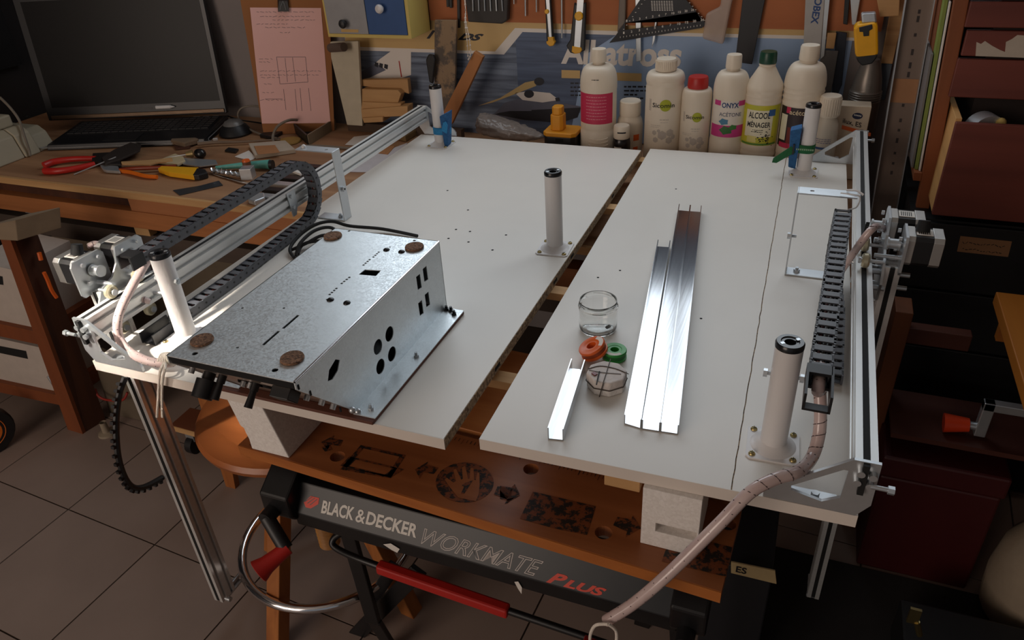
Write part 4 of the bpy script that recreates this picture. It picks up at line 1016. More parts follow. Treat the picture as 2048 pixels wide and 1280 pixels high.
# ================================================================ clipboard with a pink sheet
b0, b1 = onz(528, 272, ZD), onz(669, 262, ZD); b0.z = b1.z = ZD+.001
n = (b1-b0).cross(Vector((-.02, .06, .5))).normalized(); n = -n if n.y > 0 else n
P0 = b0.copy(); cp = lambda px, py, d=0.: onplane(px, py, P0+n*d, n)
t = thing('clipboard', (b0+b1)/2, 'hardboard clipboard leaning on the wall with a pink sheet', 'clipboard')
tl, tr = cp(470, -60), cp(655, -60)
bb = [b0, b1, tr, tl]
part(MB().hexa([q-n*.004 for q in bb], bb), 'backing_board', mat('hardboard', (152, 96, 48), .7, scale=14, var=.06), t)
sh = [cp(524, 247, .001), cp(661, 246, .001), cp(642, 16, .001), cp(500, 15, .001)]
pk = part(MB().hexa(sh, [q+n*.0005 for q in sh]), 'pink_sheet', PINKP, t)
part(MB().hexa([cp(x, y, .002) for x, y in ((556,23), (578,23), (577,-2), (555,-2))], [cp(x, y, .012) for x, y in ((556,23), (578,23), (575,2), (558,2))]), 'binder_clip', BLACKP, t)
part(MB().tube([cp(572,20,.013), cp(566,2,.014), cp(560,20,.013)], .0008, 6, 2), 'clip_wire', STEEL, t)
pen = MB(); ink2 = MB()
def stroke(a, b, w_=.0007):
    A, B = cp(*a, .0018), cp(*b, .0018); s_2 = (B-A).cross(n).normalized()*w_; pen.add([A-s_2, B-s_2, B+s_2, A+s_2], [(0,1,2,3)])
for r, (y, xa, xb) in enumerate(((24, 513, 628), (33, 520, 620), (40, 545, 630), (48, 513, 575), (55, 530, 610), (65, 560, 580), (118, 518, 545), (124, 518, 540), (155, 522, 560), (168, 528, 545), (185, 525, 548), (200, 520, 570), (150, 520, 640), (142, 520, 642))):
    x = xa
    while x < xb:
        l = random.uniform(4, 9); dy = random.uniform(-1.2, 1.2); stroke((x, y+dy), (min(x+l, xb), y-dy), .0005); x += l+random.uniform(1.5, 4)
for a, b in (((553,114), (611,114)), ((611,114), (616,164)), ((616,164), (560,168)), ((560,168), (553,114)), ((570,116), (575,164)), ((585,115), (591,163)), ((567,178), (572,220)), ((590,178), (594,222)), ((600,176), (604,222)), ((617,176), (622,222)), ((530,198), (565,198))): stroke(a, b, .0006)
part(pen, 'handwriting', INK, pk)

# ================================================================ wall: pegboard, poster, drawer case
Y1 = YW-.012
def wallpoly(pts, y): return [(ony(px, py, y).x, ony(px, py, y).z) for px, py in pts]
def wp(mb, pts, y, th=.0006): return mb.prism(wallpoly(pts, y), 'y', y, y+th)
a, b = ony(845, 40, Y1), ony(1720, 66, Y1)
zpb = a.z
peg = MB(); peg.prism([(a.x-.02, a.z), (b.x+.05, b.z+.004), (b.x+.05, 1.21), (a.x-.02, 1.21)], 'y', Y1, YW-.0005)
single(peg, 'tool_panel', mat('rusty_plywood', (192, 118, 74), .75, 0, 'wood', scale=8, rgb2=(168, 98, 60), axis=0), ((a.x+b.x)/2, YW, a.z), 'rust-brown plywood tool panel on the back wall', 'tool panel')
single(MB().box(-.05, 1.3, YW-.03, YW-.0005, 1.212, 1.412), 'slate_board', mat('slate_blue_board', (66, 78, 104), .5), (.85, YW, 1.212), 'slate blue board on the wall between tool panel and window', 'board')
Y2 = YW-.003
t = thing('poster', (.5, YW-.001, ZD+.01), 'blue aircraft poster pinned to the back wall behind the bottles', 'poster')
WATER = mat('printed_water', (132, 148, 172), .5, 0, 'wood', scale=60, rgb2=(66, 76, 98), axis=0, bump=0)
SKYB = mat('printed_blue', (156, 184, 222), .5, 0, scale=8, var=.08, bump=0)
q0, q1, q2 = ony(690, 80, Y2), ony(1110, 80, Y2), ony(1705, 80, Y2); zlo, zhi = ZD+.004, ony(1100, 48, Y2).z+.01
sheet = part(MB().box(q0.x, q2.x, Y2, Y2+.001, zlo, zhi), 'sheet', SKYB, t)
def pp(pts, m, lvl=1, name='print'): return part(wp(MB(), pts, Y2-.0003*lvl, .0002), name, m, sheet)
pp([(700,90), (1110,70), (1128,300), (715,300)], WATER, 1, 'water_print')
pp([(1030,55), (1240,65), (1170,110), (1135,300), (1040,250)], mat('printed_mid_blue', (98, 116, 148), .5, 0, 'wood', scale=50, rgb2=(66, 80, 108), axis=0, bump=0), 1.2, 'water_print')
TAN = mat('printed_tan', (216, 182, 122), .5, scale=8, var=.05, bump=0); PWH = mat('printed_white', (238, 232, 226), .5, scale=8, var=.05, bump=0)
PDK = mat('printed_dark', (34, 36, 46), .5, bump=0)
pp([(690,40), (1720,40), (1720,82), (1605,78), (1335,72), (1228,70), (1045,64), (1008,109), (820,104), (690,100)], PWH, 2, 'white_stripe')
pp([(690,36), (1720,40), (1720,76), (1605,71), (1335,65), (1228,62), (1030,56), (990,103), (820,97), (690,93)], TAN, 3, 'tan_band')
def ptext(body, ll, lr_, ul, m, bold=.02, shear=0., lvl=4, name='lettering'):
    A, B, C_ = ony(*ll, Y2-.0003*lvl), ony(*lr_, Y2-.0003*lvl), ony(*ul, Y2-.0003*lvl); U = B-A; V = C_-A
    vs_, fs, w_, h_ = text_geo(body, bold, shear)
    part(MB().add([A+U*(v[0]/w_)+V*(v[1]/h_) for v in vs_], fs), name, m, sheet)
ptext('Albatross', (1122,128), (1360,136), (1125,78), PWH, .035)
ptext('I', (853,77), (866,78), (858,60), PDK, .05, .3); ptext('DS', (915,80), (962,82), (921,66), PDK, .05, .3)
pp([(1123,140), (1160,141), (1160,157), (1123,156)], TAN, 4, 'tan_bar'); pp([(1228,145), (1283,147), (1283,163), (1228,161)], TAN, 4, 'tan_bar')
sl = MB()
for r, (y, w_) in enumerate(((172, 46), (180, 42), (188, 28), (195, 34))):
    x = 1248
    while x < 1248+w_: l = random.uniform(5, 11); wp(sl, [(x, y), (x+l, y), (x+l, y+3), (x, y+3)], Y2-.0012, .0002); x += l+2.5
for r in range(4):
    x = 1141
    while x < 1160: l = random.uniform(4, 8); wp(sl, [(x, 165+8*r), (x+l, 165+8*r), (x+l, 168+8*r), (x, 168+8*r)], Y2-.0012, .0002); x += l+2
part(sl, 'small_print', PDK, sheet)
# printed seaplane and second nose
PY = mat('printed_yellow_wing', (206, 178, 120), .5, scale=12, bump=0); PGB = mat('printed_grey_blue', (104, 108, 126), .5, bump=0)
pp([(988,228), (1010,205), (1060,192), (1100,196), (1118,205), (1162,213), (1160,225), (1120,245), (1040,240), (1000,236)], PGB, 4, 'plane_hull')
pp([(1030,186), (1060,182), (1100,186), (1118,200), (1085,205), (1045,200)], PWH, 5, 'plane_hull')
pp([(955,212), (1000,196), (1050,165), (1075,160), (1072,172), (1020,192), (985,205)], PY, 5, 'plane_wing')
pp([(985,230), (1010,215), (1062,212), (1063,222), (1010,222)], PGB, 5, 'plane_wing')
pp([(985,228), (1020,222), (1162,215), (1155,235), (1120,246), (1050,240)], PDK, 4.5, 'plane_hull')
for c_ in ((1062,188), (1082,163)): pp([(c_[0]+10*math.cos(a)-4, c_[1]+8*math.sin(a)) for a in [2*PI*i/14 for i in range(14)]], PDK, 6, 'plane_engine')
pp([(1110,196), (1118,195), (1120,202), (1112,203)], PDK, 6, 'plane_window')
pp([(720,160), (722,150), (760,118), (785,100), (822,98), (822,150), (800,157), (730,160)], PWH, 4, 'plane_nose')
pp([(720,160), (720,145), (752,126), (772,140), (740,155)], PGB, 5, 'plane_nose')
for x in (753, 762, 772): pp([(x-3,124+(x-753)*.2), (x+4,126+(x-753)*.2), (x+3,135+(x-753)*.2), (x-4,132+(x-753)*.2)], PDK, 6, 'plane_window')
pp([(797,122), (799,122), (804,154), (802,154)], RED, 6, 'plane_stripe')
# yellow drawer case on the wall
fy_ = 1.40; A = ony(656, 74, fy_); B = ony(823, 83, fy_)
t = thing('drawer_case', (A.x, YW-.02, A.z), 'small yellow drawer case with a grey and a blue drawer hung on the wall', 'drawer case')
YC = mat('pale_yellow_paint', (214, 190, 108), .55, scale=12, var=.04, bump=.03); zt2 = A.z+.28; bw = .010
cb = MB().box(A.x, B.x, fy_+.003, YW-.013, A.z, A.z+bw).box(A.x, B.x, fy_+.003, YW-.013, zt2-bw, zt2).box(A.x, A.x+.006, fy_+.003, YW-.013, A.z+bw, zt2-bw).box(B.x-bw, B.x, fy_+.003, YW-.013, A.z+bw, zt2-bw).box(A.x, B.x, YW-.018, YW-.013, A.z, zt2)
part(cb, 'case', YC, t)
xm = ony(738, 70, fy_).x
for (xa, xb, m, kx, ky, km2, nm) in ((A.x+.007, xm-.001, mat('grey_drawer_paint', (158, 158, 160), .5), 691, 46, BLACKP, 0), (xm+.001, B.x-bw-.001, mat('blue_drawer_paint', (46, 84, 140), .5), 764, 16, LEGW, 1)):
    dr = part(MB().box(xa, xb, fy_, fy_+.09, A.z+bw+.001, zt2-bw-.001), 'drawer', m, t, bevel=.001)
    q = ony(kx, ky, fy_); part(MB().lathe([(.006, 0), (.005, .008), (.0125, .012), (.0135, .019), (.010, .0245), (.0001, .026)], (0,0,0), 20, Matrix.Translation(q) @ Matrix.Rotation(PI/2, 4, 'X')), 'knob', km2, dr, True)
    if nm == 0: part(MB().prism([(u, v) for u, v in wallpoly([(682,58), (717,59), (717,65), (683,64)], fy_)], 'y', fy_-.0006, fy_), 'paper_tag', mat('tan_tag', (206, 170, 110), .8), dr)

# ================================================================ timber, strips and tools along the wall
def board_px(name, m, pts, y, th, label, cat, group=None, bevel=.0015, lean=0.):
    """solid whose front outline is seen at pts; front at depth y, thickness th"""
    q = [ony(px, py, y+lean*(300-py)/300) for px, py in pts]
    back = [p+Vector((0, th, 0)) for p in q]; c = min(q, key=lambda p: p.z)
    return single(MB().hexa(q, back), name, m, c, label, cat, group, bevel=bevel)
board_px('painted_wedge', mat('cream_wedge_paint', (196, 186, 164), .6), [(694,250), (662,116), (660,84), (716,82), (725,252)], 1.455, .012, 'cream painted wedge-shaped board standing below the drawer case', 'board', lean=.03)
cyl0 = ony(661, 96, 1.47); cyl1 = ony(688, 94, 1.44)
single(MB().cyl(cyl0, cyl1, .014, n=20), 'cardboard_tube', mat('grey_brown_tube', (92, 78, 70), .7), cyl0, 'dark stubby tube behind the cream wedge', 'tube', smooth=True)
for k, (pts, y, th, lab) in enumerate((([(722,160), (815,158), (818,188), (800,182), (724,172)], 1.485, .02, 'short pine offcut on top of the wood pile'),
    ([(724,205), (724,178), (795,180), (802,188), (796,205)], 1.46, .03, 'squared pine block in the middle of the wood pile'),
    ([(722,220), (724,204), (802,207), (800,219)], 1.45, .03, 'long flat pine offcut below the squared block'),
    ([(724,236), (722,219), (815,212), (815,232)], 1.44, .04, 'broad pine offcut low in the wood pile'),
    ([(728,246), (724,236), (765,234), (766,244)], 1.43, .05, 'thin pine slip at the foot of the wood pile'))):
    board_px('wood_offcut', PINE, pts, y, th, lab, 'wood offcut', 'offcuts piled by the wall')
board_px('grey_board', mat('weathered_board', (150, 126, 100), .8, 0, 'worn', scale=9, rgb2=(98, 88, 80), bump=.05), [(868,225), (869,40), (913,41), (908,225)], 1.488, .012, 'weathered grey board with dark smears leaning on the wall', 'board', lean=.012)
pk_ = [(876,245), (948,103), (966,114), (903,249)]
board_px('pine_plank', mat('tilted_plank_wood', (172, 112, 62), .65, 0, 'wood', scale=18, axis=2), pk_, 1.42, .018, 'tilted pine plank hanging from a beaded string', 'plank', lean=.03)
# beaded string
bt = thing('beaded_string', ony(937, 118, 1.425), 'beaded white string hung over the tilted plank', 'string')
for k, pts in enumerate(([(928,-10), (931,20), (930,45), (934,80), (936,112)], [(930,-10), (931,20), (932,45), (939,80), (941,108), (937,119)])):
    Q = spline([ony(px, py, 1.425+.06*max(0, (60-py))/60) for px, py in pts], 6)
    part(MB().tube(Q, .0012, 6, 1), 'thread', ROPE, bt)
    bd = MB()
    for q in Q[::2]: bd.sph(q, .0028, 8, 5)
    part(bd, 'beads', ROPE, bt, True)['kind'] = 'stuff'
# black tapered file handle behind the far left leg
board_px('file_handle', BLACKP, [(858,165), (851,120), (856,109), (866,110), (870,120), (865,168)], 1.47, .012, 'black tapered tool handle standing behind the blue-strapped leg', 'tool handle', bevel=.004)
# drill bit holder
hy = Y1-.03
t = thing('bit_holder', ony(950, 45, hy), 'dark plastic holder with a row of slim drill bits on the tool panel', 'drill bit holder')
part(wp(MB(), [(928,-20), (1016,-20), (1014,40), (1004,48), (936,44)], hy, .025), 'holder', mat('dark_grey_plastic', (52, 48, 46), .6), t, bevel=.003)
for k in range(6):
    x = 945+k*11.5; a_, b_ = ony(x, -15, hy-.006), ony(x+1+k*.3, 22, hy-.004); part(MB().cyl(a_, b_, .0022, n=8), 'drill_bit', STEEL, t, True)
# hanging screwdriver blades
for k, (x, y1_, r, lab) in enumerate(((1028, 8, .0025, 'short thin screwdriver shaft on the tool panel'), (1051, 32, .0032, 'screwdriver shaft with a flat tip on the tool panel'), (1073, 24, .0026, 'slim pointed screwdriver shaft beside the cutter'), (1124, 76, .0032, 'long thin steel shaft hanging between the two cutters'))):
    a_, b_ = ony(x-1, -60, Y1-.012), ony(x, y1_, Y1-.010); single(MB().cyl(a_, b_, r, r*.8, n=10), 'screwdriver_shaft', STEEL, b_, lab, 'screwdriver', 'screwdrivers on the tool panel', smooth=True)
for k, (x, y1_, lab) in enumerate(((894, 14, 'short black bar at the left of the tool panel'), (900, 16, 'second short black bar at the left of the tool panel'), (916, 56, 'long black bar hanging behind the beaded string'))):
    single(wp(MB(), [(x-3, -20), (x+3, -20), (x+4, y1_), (x-1, y1_)], Y1-.01, .006), 'black_bar', BLACKP, ony(x, y1_, Y1-.01), lab, 'tool', 'black bars on the tool panel', bevel=.001)
# two snap-off cutters
def cutter(y, body, chan, wheel, wr, capp, label):
    t = thing('snap_off_cutter', ony(*capp[-1], y), label, 'utility knife', 'snap-off cutters on the tool panel')
    part(wp(MB(), body, y, .012), 'grip', BLACKP, t, bevel=.003)
    part(wp(MB(), chan, y-.001, .002), 'blade_channel', STEEL, t)
    q = ony(*wheel, y-.001); part(MB().lathe([(.0001, .006), (wr*.8, .006), (wr, .004), (wr, 0)], (0,0,0), 22, Matrix.Translation(q) @ Matrix.Rotation(PI/2, 4, 'X')), 'lock_wheel', YELLOW, t, True)
    part(wp(MB(), capp, y-.002, .015), 'end_cap', YELLOW, t, bevel=.002)
cutter(Y1-.022, [(1089,-10), (1101,-10), (1107,86), (1093,86)], [(1091,-10), (1098,-10), (1103,74), (1098,74)], (1094,23), .0065, [(1095,74), (1106,74), (1107,82), (1110,84), (1106,92), (1099,93), (1093,88), (1092,83), (1096,82)], 'slim yellow and black snap-off cutter on the tool panel')
cutter(Y1-.026, [(1148,5), (1154,10), (1172,5), (1169,102), (1150,108), (1140,106), (1132,92), (1140,80)], [(1155,-10), (1168,-10), (1160,98), (1148,96)], (1158,32), .0125, [(1144,92), (1162,95), (1164,100), (1160,106), (1150,108), (1143,104)], 'big yellow and black snap-off cutter with a round lock wheel')
# speed square with numbers
y = Y1-.016
t = thing('rafter_square', ony(1300, 75, y), 'black triangular rafter square with white numbers', 'rafter square')
outer = wallpoly([(1218,86), (1232,70), (1290,-15), (1360,-15), (1413,48), (1404,56)], y)
inn1 = wallpoly([(1250,46), (1393,24), (1404,42), (1250,60)], y)
part(MB().holed(outer, [inn1], lambda u, v, w_: (u, y-w_, v), .004), 'plate', mat('black_square_metal', (26, 27, 33), .45, .2), t)
nm = MB()
for k in range(11):
    px = 1246+k*15.5; py = 68-k*2.6; num = str((k+1) if k < 7 else (10, 15, 20, 24)[k-7])
    A_ = ony(px, py, y-.0005); text(num, lambda u, v, A_=A_: (A_.x+u, y-.0005, A_.z+v), .0045*len(num), .0065, .02, 0, nm)
    px = 1252+k*13; py = 44-k*2.2; A_ = ony(px, py, y-.0005); text(num, lambda u, v, A_=A_: (A_.x+u, y-.0005, A_.z+v), .004*len(num), .006, .02, 0, nm)
for k in range(26):
    a0_ = (1240+k*6.4, 76-k*.95); wp(nm, [a0_, (a0_[0]+1, a0_[1]), (a0_[0]+1, a0_[1]-3), (a0_[0], a0_[1]-3)], y-.0005, .0003)
for r in range(7):
    for c_ in range(9): 
        a0_ = (1302+c_*5+r*.2, 2+r*3); wp(nm, [a0_, (a0_[0]+3.2, a0_[1]), (a0_[0]+3.2, a0_[1]+1.4), (a0_[0], a0_[1]+1.4)], y-.0005, .0003)
for k in range(9):
    for sgn in (0, 1):
        a0_ = (1246+k*6, 58-k*8.4) if sgn == 0 else (1408-k*6, 40-k*7); wp(nm, [a0_, (a0_[0]+2.5, a0_[1]), (a0_[0]+2.5, a0_[1]+1.2), (a0_[0], a0_[1]+1.2)], y-.0005, .0003)
part(nm, 'printed_scale', WPRINT, t)
# thin blades hanging below the square
board_px('steel_chisel', STEEL, [(1270,-10), (1282,-10), (1282,72), (1282,122), (1272,124)], Y1-.008, .003, 'narrow flat steel blade hanging below the black square', 'blade', 'blades below the square')
board_px('steel_chisel', STEEL, [(1310,40), (1316,20), (1310,80), (1303,98), (1305,72)], Y1-.008, .003, 'pointed steel blade hanging below the black square', 'blade', 'blades below the square')
board_px('grey_pipe', mat('grey_putty_pipe', (124, 112, 102), .6), [(1238,-10), (1252,-10), (1250,48), (1234,66)], Y1-.014, .012, 'grey bar hanging behind the black square', 'bar', bevel=.004)
# clear plastic bottle half, black strip, square, rulers
cl = mat('clear_soft_plastic', (206, 186, 172), .25, 0, scale=30, var=.08, bump=.2, alpha=.55)
o = ony(1432, 50, Y1-.03)
sp_ = [(1442,-5), (1440,14), (1412,28), (1404,78), (1446,90), (1452,60), (1462,10), (1466,-5)]
board_px('plastic_scoop', cl, sp_, Y1-.035, .025, 'crumpled clear plastic scoop hanging on the tool panel', 'scoop', bevel=.006)
board_px('black_strip', mat('dark_slate_strip', (40, 40, 44), .5), [(1486,-10), (1532,-10), (1504,129), (1470,124)], Y1-.016, .004, 'broad black strip hanging in front of the blue poster', 'strip')
y = Y1-.03
t = thing('steel_square', ony(1625, 110, y), 'white and steel carpenter square with blue letters hung on the wall', 'square')
part(wp(MB(), [(1612,-30), (1652,-30), (1640,118), (1606,112)], y, .01), 'stock', mat('white_lacquered_metal', (176, 174, 172), .4), t, bevel=.002)
part(wp(MB(), [(1652,-30), (1662,-30), (1648,112), (1641,118)], y+.002, .012), 'steel_edge', STEEL, t)
A_, B_, C_ = ony(1630, -6, y-.0006), ony(1621, 47, y-.0006), ony(1645, -4, y-.0006); U = B_-A_; V = C_-A_
vs_, fs, w_, h_ = text_geo('OBEX', .03)
part(MB().add([A_+U*(v[0]/w_)+V*(v[1]/h_) for v in vs_], fs), 'lettering', mat('blue_print', (40, 74, 130), .5, bump=0), t)
for px, py in ((1633,98), (1633,110)): q = ony(px, py, y-.001); part(MB().cyl(q, q+Vector((0,.003,0)), .002, n=10), 'rivet', STEEL, t)
board_px('steel_ruler', mat('dull_steel', (112, 108, 106), .5, .7), [(1642,100), (1677,102), (1662,188), (1634,186)], Y1-.02, .003, 'dull steel ruler with a hole, behind the bottle of acetone', 'ruler')
board_px('wood_slip', PINE, [(1655,66), (1673,66), (1668,98), (1651,97)], Y1-.024, .004, 'small pine slip tucked behind the steel square', 'wood slip')
board_px('dark_blue_strip', mat('dark_blue_strip', (36, 42, 56), .6), [(1672,63), (1694,66), (1684,170), (1676,188), (1664,186)], Y1-.012, .006, 'dark blue strip hanging behind the steel ruler', 'strip')
# ================================================================ bottles on the bench, behind the boards
def circle_geom(px, w_px, y):
    p = ony(px, 235, y); dep = (p-CAM).dot(_f); return p.x, w_px/2*dep/FPX
GRAYL = mat('label_grey_print', (184, 172, 160), .7, bump=0)
def patch(parent, c, R, a_mid, w_, z0, z1, m, name, n=14, off=.0004):
    mb = MB(); r = R+off; v = []
    for z in (z0, z1): v += [(c[0]+r*math.cos(a_mid+(i/n-.5)*w_/r), c[1]+r*math.sin(a_mid+(i/n-.5)*w_/r), z) for i in range(n+1)]
    return part(mb.add(v, [(i, i+1, n+2+i, n+1+i) for i in range(n)]), name, m, parent, True)
def ltext(parent, c, R, a_mid, body, du, z0, w_, h_, m, bold=.02, name='label_text', off=.0008, shear=0):
    return part(text(body, bend(c, R+off, a_mid+du/(R+off), z0, w_/2), w_, h_, bold, shear), name, m, parent)
def scrib(parent, c, R, a_mid, rows, m, name='label_small_print', off=.0007):
    mb = MB()
    for (u0_, u1_, z, h_) in rows:
        u = u0_
        while u < u1_:
            l = min(random.uniform(.003, .008), u1_-u); f = bend(c, R+off, a_mid, z, 0)
            mb.add([f(u, 0), f(u+l, 0), f(u+l, h_), f(u, h_)], [(0,1,2,3)]); u += l+.0015
    return part(mb, name, m, parent)
def fan(f, u, v, pts, mb=None):
    '''print patch bent round a bottle: triangles round the middle'''
    mb = mb or MB(); n = len(pts)
    mid = [(u+(a-u)*.5, v+(b-v)*.5) for a, b in pts]
    return mb.add([f(u, v)]+[f(*p) for p in mid]+[f(*p) for p in pts], [(0, 1+i, 1+(i+1) % n) for i in range(n)]+[(1+i, 1+n+i, 1+n+(i+1) % n, 1+(i+1) % n) for i in range(n)])
def ribs(zs, r, d=.0016): return [p for z in zs for p in ((r, z-.006), (r-d, z-.003), (r-d, z+.003), (r, z+.006))]
def bottle(px, w_px, top_py, y, prof, cap, capm, label, bm=None):
    """prof(R, H) -> body profile up to the neck; cap(R, H) -> cap profile"""
    x, R = circle_geom(px, w_px, y); H = ony(px, top_py, y).z-ZD-.001; c = (x, y, ZD+.001)
    t = thing('bottle', c, label, 'bottle', 'bottles on the bench by the wall')
    part(MB().lathe([(.0001, 0)]+prof(R, H), c, 36), 'bottle_body', bm or HDPE, t, True)
    part(MB().lathe(cap(R, H), c, 30), 'cap', capm, t, True)
    return t, c, R, H, math.atan2(CAM.y-y, CAM.x-x)
CAPW = mat('cream_cap', (228, 214, 194), .4, var=.04, bump=.03)
def capp(r, z0): return lambda R, H: [(r, H*z0), (r*1.02, H*z0+.004), (r*.98, H-.004), (r*.9, H), (.0001, H)]
def shoulder(zs, ze, rn, k=1.7, n=9):
    return lambda R, H: [(rn+(R-rn)*math.cos(i/n*PI/2)**(1/k), H*(zs+(ze-zs)*math.sin(i/n*PI/2)**1.0)) for i in range(n+1)]
def body1(R, H): return [(R*.94, 0), (R, .006), (R, H*.31), (R*.97, H*.325), (R*.97, H*.345), (R*.985, H*.355), (R*.985, H*.665), (R, H*.68), (R, H*.72)]+shoulder(.72, .875, .017)(R, H)+[(.016, H*.91)]
def body2(R, H): return [(R*.94, 0), (R, .006), (R, H*.76), (R*.97, H*.78), (R*.97, H*.79), (R*1.01, H*.81), (R*1.01, H*.83)]+shoulder(.83, .895, .025, 2.2)(R, H)+[(.024, H*.91)]
def body3(R, H): return [(R*.94, 0), (R, .006)]+ribs((H*.12, H*.18, H*.24), R)+[(R*.985, H*.295), (R*.985, H*.625)]+ribs((H*.66, H*.70), R)+[(R, H*.735), (R*.96, H*.755), (R*.48, H*.875), (.019, H*.895), (.021, H*.90), (.021, H*.908), (.017, H*.92)]
def body4(R, H): return [(R*.94, 0), (R, .006)]+ribs((H*.12, H*.20), R)+[(R*.985, H*.28), (R*.985, H*.59)]+ribs((H*.625, H*.665, H*.70), R)+shoulder(.72, .88, .021, 1.5)(R, H)+[(.021, H*.91)]
PINKL = mat('pink_label', (206, 48, 92), .5, scale=20, rgb2=(184, 36, 66), bump=0)
t, c, R, H, am = bottle(1197, 72, 97, 1.36, body1, capp(.021, .895), CAPW, 'tall cream bottle with a pink label beside the drill battery')
z = c[2]; patch(t, c, R*.985, am-.25, R*2.2, z+H*.40, z+H*.66, PINKL, 'label')
scrib(t, c, R*.985, am-.15, [(-.03, .03, z+H*(.63-.027*k), .0016) for k in range(8)], mat('pale_pink_print', (226, 150, 160), .6, bump=0))
scrib(t, c, R, am, [(-.02, .0, z+H*.775, .002)], BLACK)
gm = MB()
for zz in (.22, .25, .28): gm.tube([(c[0]+(R+.0005)*math.cos(am+a), c[1]+(R+.0005)*math.sin(am+a), z+H*zz-.006*math.cos(a*2.2)) for a in [(-.55+1.1*i/10) for i in range(11)]], .0014, 6, 1)
part(gm, 'moulded_arcs', HDPE, t, True)
t, c, R, H, am = bottle(1327, 74, 116, 1.365, body2, capp(.028, .90), CAPW, 'tall cream bottle with a wide ribbed cap and a lime dot')
def sico(t, c, R, H, am, zc, s):
    z = c[2]; f = bend(c, R+.0005, am, z+zc, 0)
    part(fan(f, .004, 0, [(.016*s*math.cos(2*PI*i/24)+.004, .016*s*math.sin(2*PI*i/24)) for i in range(24)]), 'lime_dot', mat('lime_print', (168, 172, 36), .5, bump=0), t)
    ltext(t, c, R, am, 'Sicomin', -.002, z+zc-.006*s, .062*s, .012*s, BLACK, .01)
    scrib(t, c, R, am, [(-.010, .014, z+zc-.040*s, .002), (-.008, .012, z+zc-.047*s, .0012), (-.036, -.008, z+zc-.056*s, .001), (-.036, -.012, z+zc-.061*s, .001)], GRAYL)
    hx = MB()
    for u, v, r in ((-.002, -.082, .013), (.020, -.076, .011), (-.024, -.076, .007), (-.020, -.096, .008), (.030, -.088, .007), (.018, -.097, .010), (-.012, -.070, .005)):
        fan(bend(c, R+.0006, am, z+zc+v*s, 0), u*s, 0, [(u*s+r*s*math.cos(PI/6+i*PI/3), r*s*math.sin(PI/6+i*PI/3)) for i in range(6)], hx)
    part(hx, 'hexagon_print', GRAYL, t)
    bc = MB()
    for k in range(8): g = bend(c, R+.0006, am, z+zc-.016*s+.004*s*k, 0); bc.add([g(-.046*s, 0), g(-.038*s, 0), g(-.038*s, .0022*s), g(-.046*s, .0022*s)], [(0,1,2,3)])
    part(bc, 'bar_code', GRAYL, t)
sico(t, c, R, H, am, H*.63, 1.)
rb_ = MB()
for k in range(36): a = 2*PI*k/36; rb_.cyl((c[0]+.0282*math.cos(a), c[1]+.0282*math.sin(a), c[2]+H*.91), (c[0]+.0282*math.cos(a), c[1]+.0282*math.sin(a), c[2]+H*.985), .0011, n=5)
part(rb_, 'cap_ribs', CAPW, t)['kind'] = 'stuff'
t, c, R, H, am = bottle(1391, 59, 152, 1.355, lambda R, H: [(R*.94, 0), (R, .006), (R, H*.80)]+shoulder(.80, .885, .026, 2.2)(R, H)+[(.025, H*.90)], capp(.027, .89), RED, 'shorter cream bottle with a red cap and a lime dot')
sico(t, c, R, H, am, H*.625, .82)
t, c, R, H, am = bottle(1457, 68, 108, 1.36, body1, capp(.020, .895), CAPW, 'cream bottle with a white cap and a magenta nail-polish style label')
z = c[2]; w_ = R*2.3
patch(t, c, R*.985, am, w_, z+H*.36, z+H*.66, mat('white_label', (226, 216, 204), .5, bump=0), 'label')
patch(t, c, R*.985, am, w_, z+H*.36, z+H*.46, mat('magenta_label', (190, 30, 112), .5, scale=14, rgb2=(206, 70, 140), bump=0), 'label_band', off=.0006)
patch(t, c, R*.985, am-.75, w_*.2, z+H*.62, z+H*.66, _mats['magenta_label'], 'label_band', off=.0006); patch(t, c, R*.985, am+.75, w_*.2, z+H*.62, z+H*.66, _mats['magenta_label'], 'label_band', off=.0006)
ltext(t, c, R*.985, am, 'ONYX', .002, z+H*.605, .045, .014, mat('navy_print', (28, 62, 112), .5, bump=0), .03)
ltext(t, c, R*.985, am, 'ACÉTONE', .004, z+H*.535, .060, .0125, mat('grey_blue_print', (88, 92, 110), .5, bump=0), .01)
for px_, sz, cl in (((-.004, .42), .016, (48, 104, 44)), ((.014, .445), .010, (58, 120, 50)), ((-.012, .49), .012, (70, 126, 156))):
    f = bend(c, R*.985+.001, am, z+H*px_[1], 0); part(fan(f, px_[0], 0, [(px_[0]+sz*1.2*math.cos(2*PI*i/10)*(1 if i % 2 else .75), sz*.8*math.sin(2*PI*i/10)*(1 if i % 2 else .75)) for i in range(10)]), 'leaf_print', mat('leaf_%d' % cl[0], cl, .5, bump=0), t)
t, c, R, H, am = bottle(1522, 72, 102, 1.36, body3, capp(.0215, .915), mat('dark_green_cap', (22, 66, 48), .35, bump=.03), 'cream bottle with a dark green cap and a yellow label')
z = c[2]; w_ = R*2.4
patch(t, c, R*.985, am, w_, z+H*0.300, z+H*0.620, mat('yellow_label', (222, 196, 44), .5, scale=24, rgb2=(160, 180, 60), bump=0), 'label')
patch(t, c, R*.985, am-.10, w_*.64, z+H*0.370, z+H*0.582, mat('ivory_label', (226, 218, 190), .5, bump=0), 'label_panel', off=.0006)
ltext(t, c, R*.985, am-.06, 'ALCOOL', -.002, z+H*0.518, .058, .0165, BLACK, .02); ltext(t, c, R*.985, am-.06, 'MÉNAGER', -.001, z+H*0.447, .062, .0175, BLACK, .02)
scrib(t, c, R*.985, am, [(-.018, .006, z+H*0.424, .0018), (-.022, .008, z+H*0.409, .0018)], BLACK)
fm = MB()
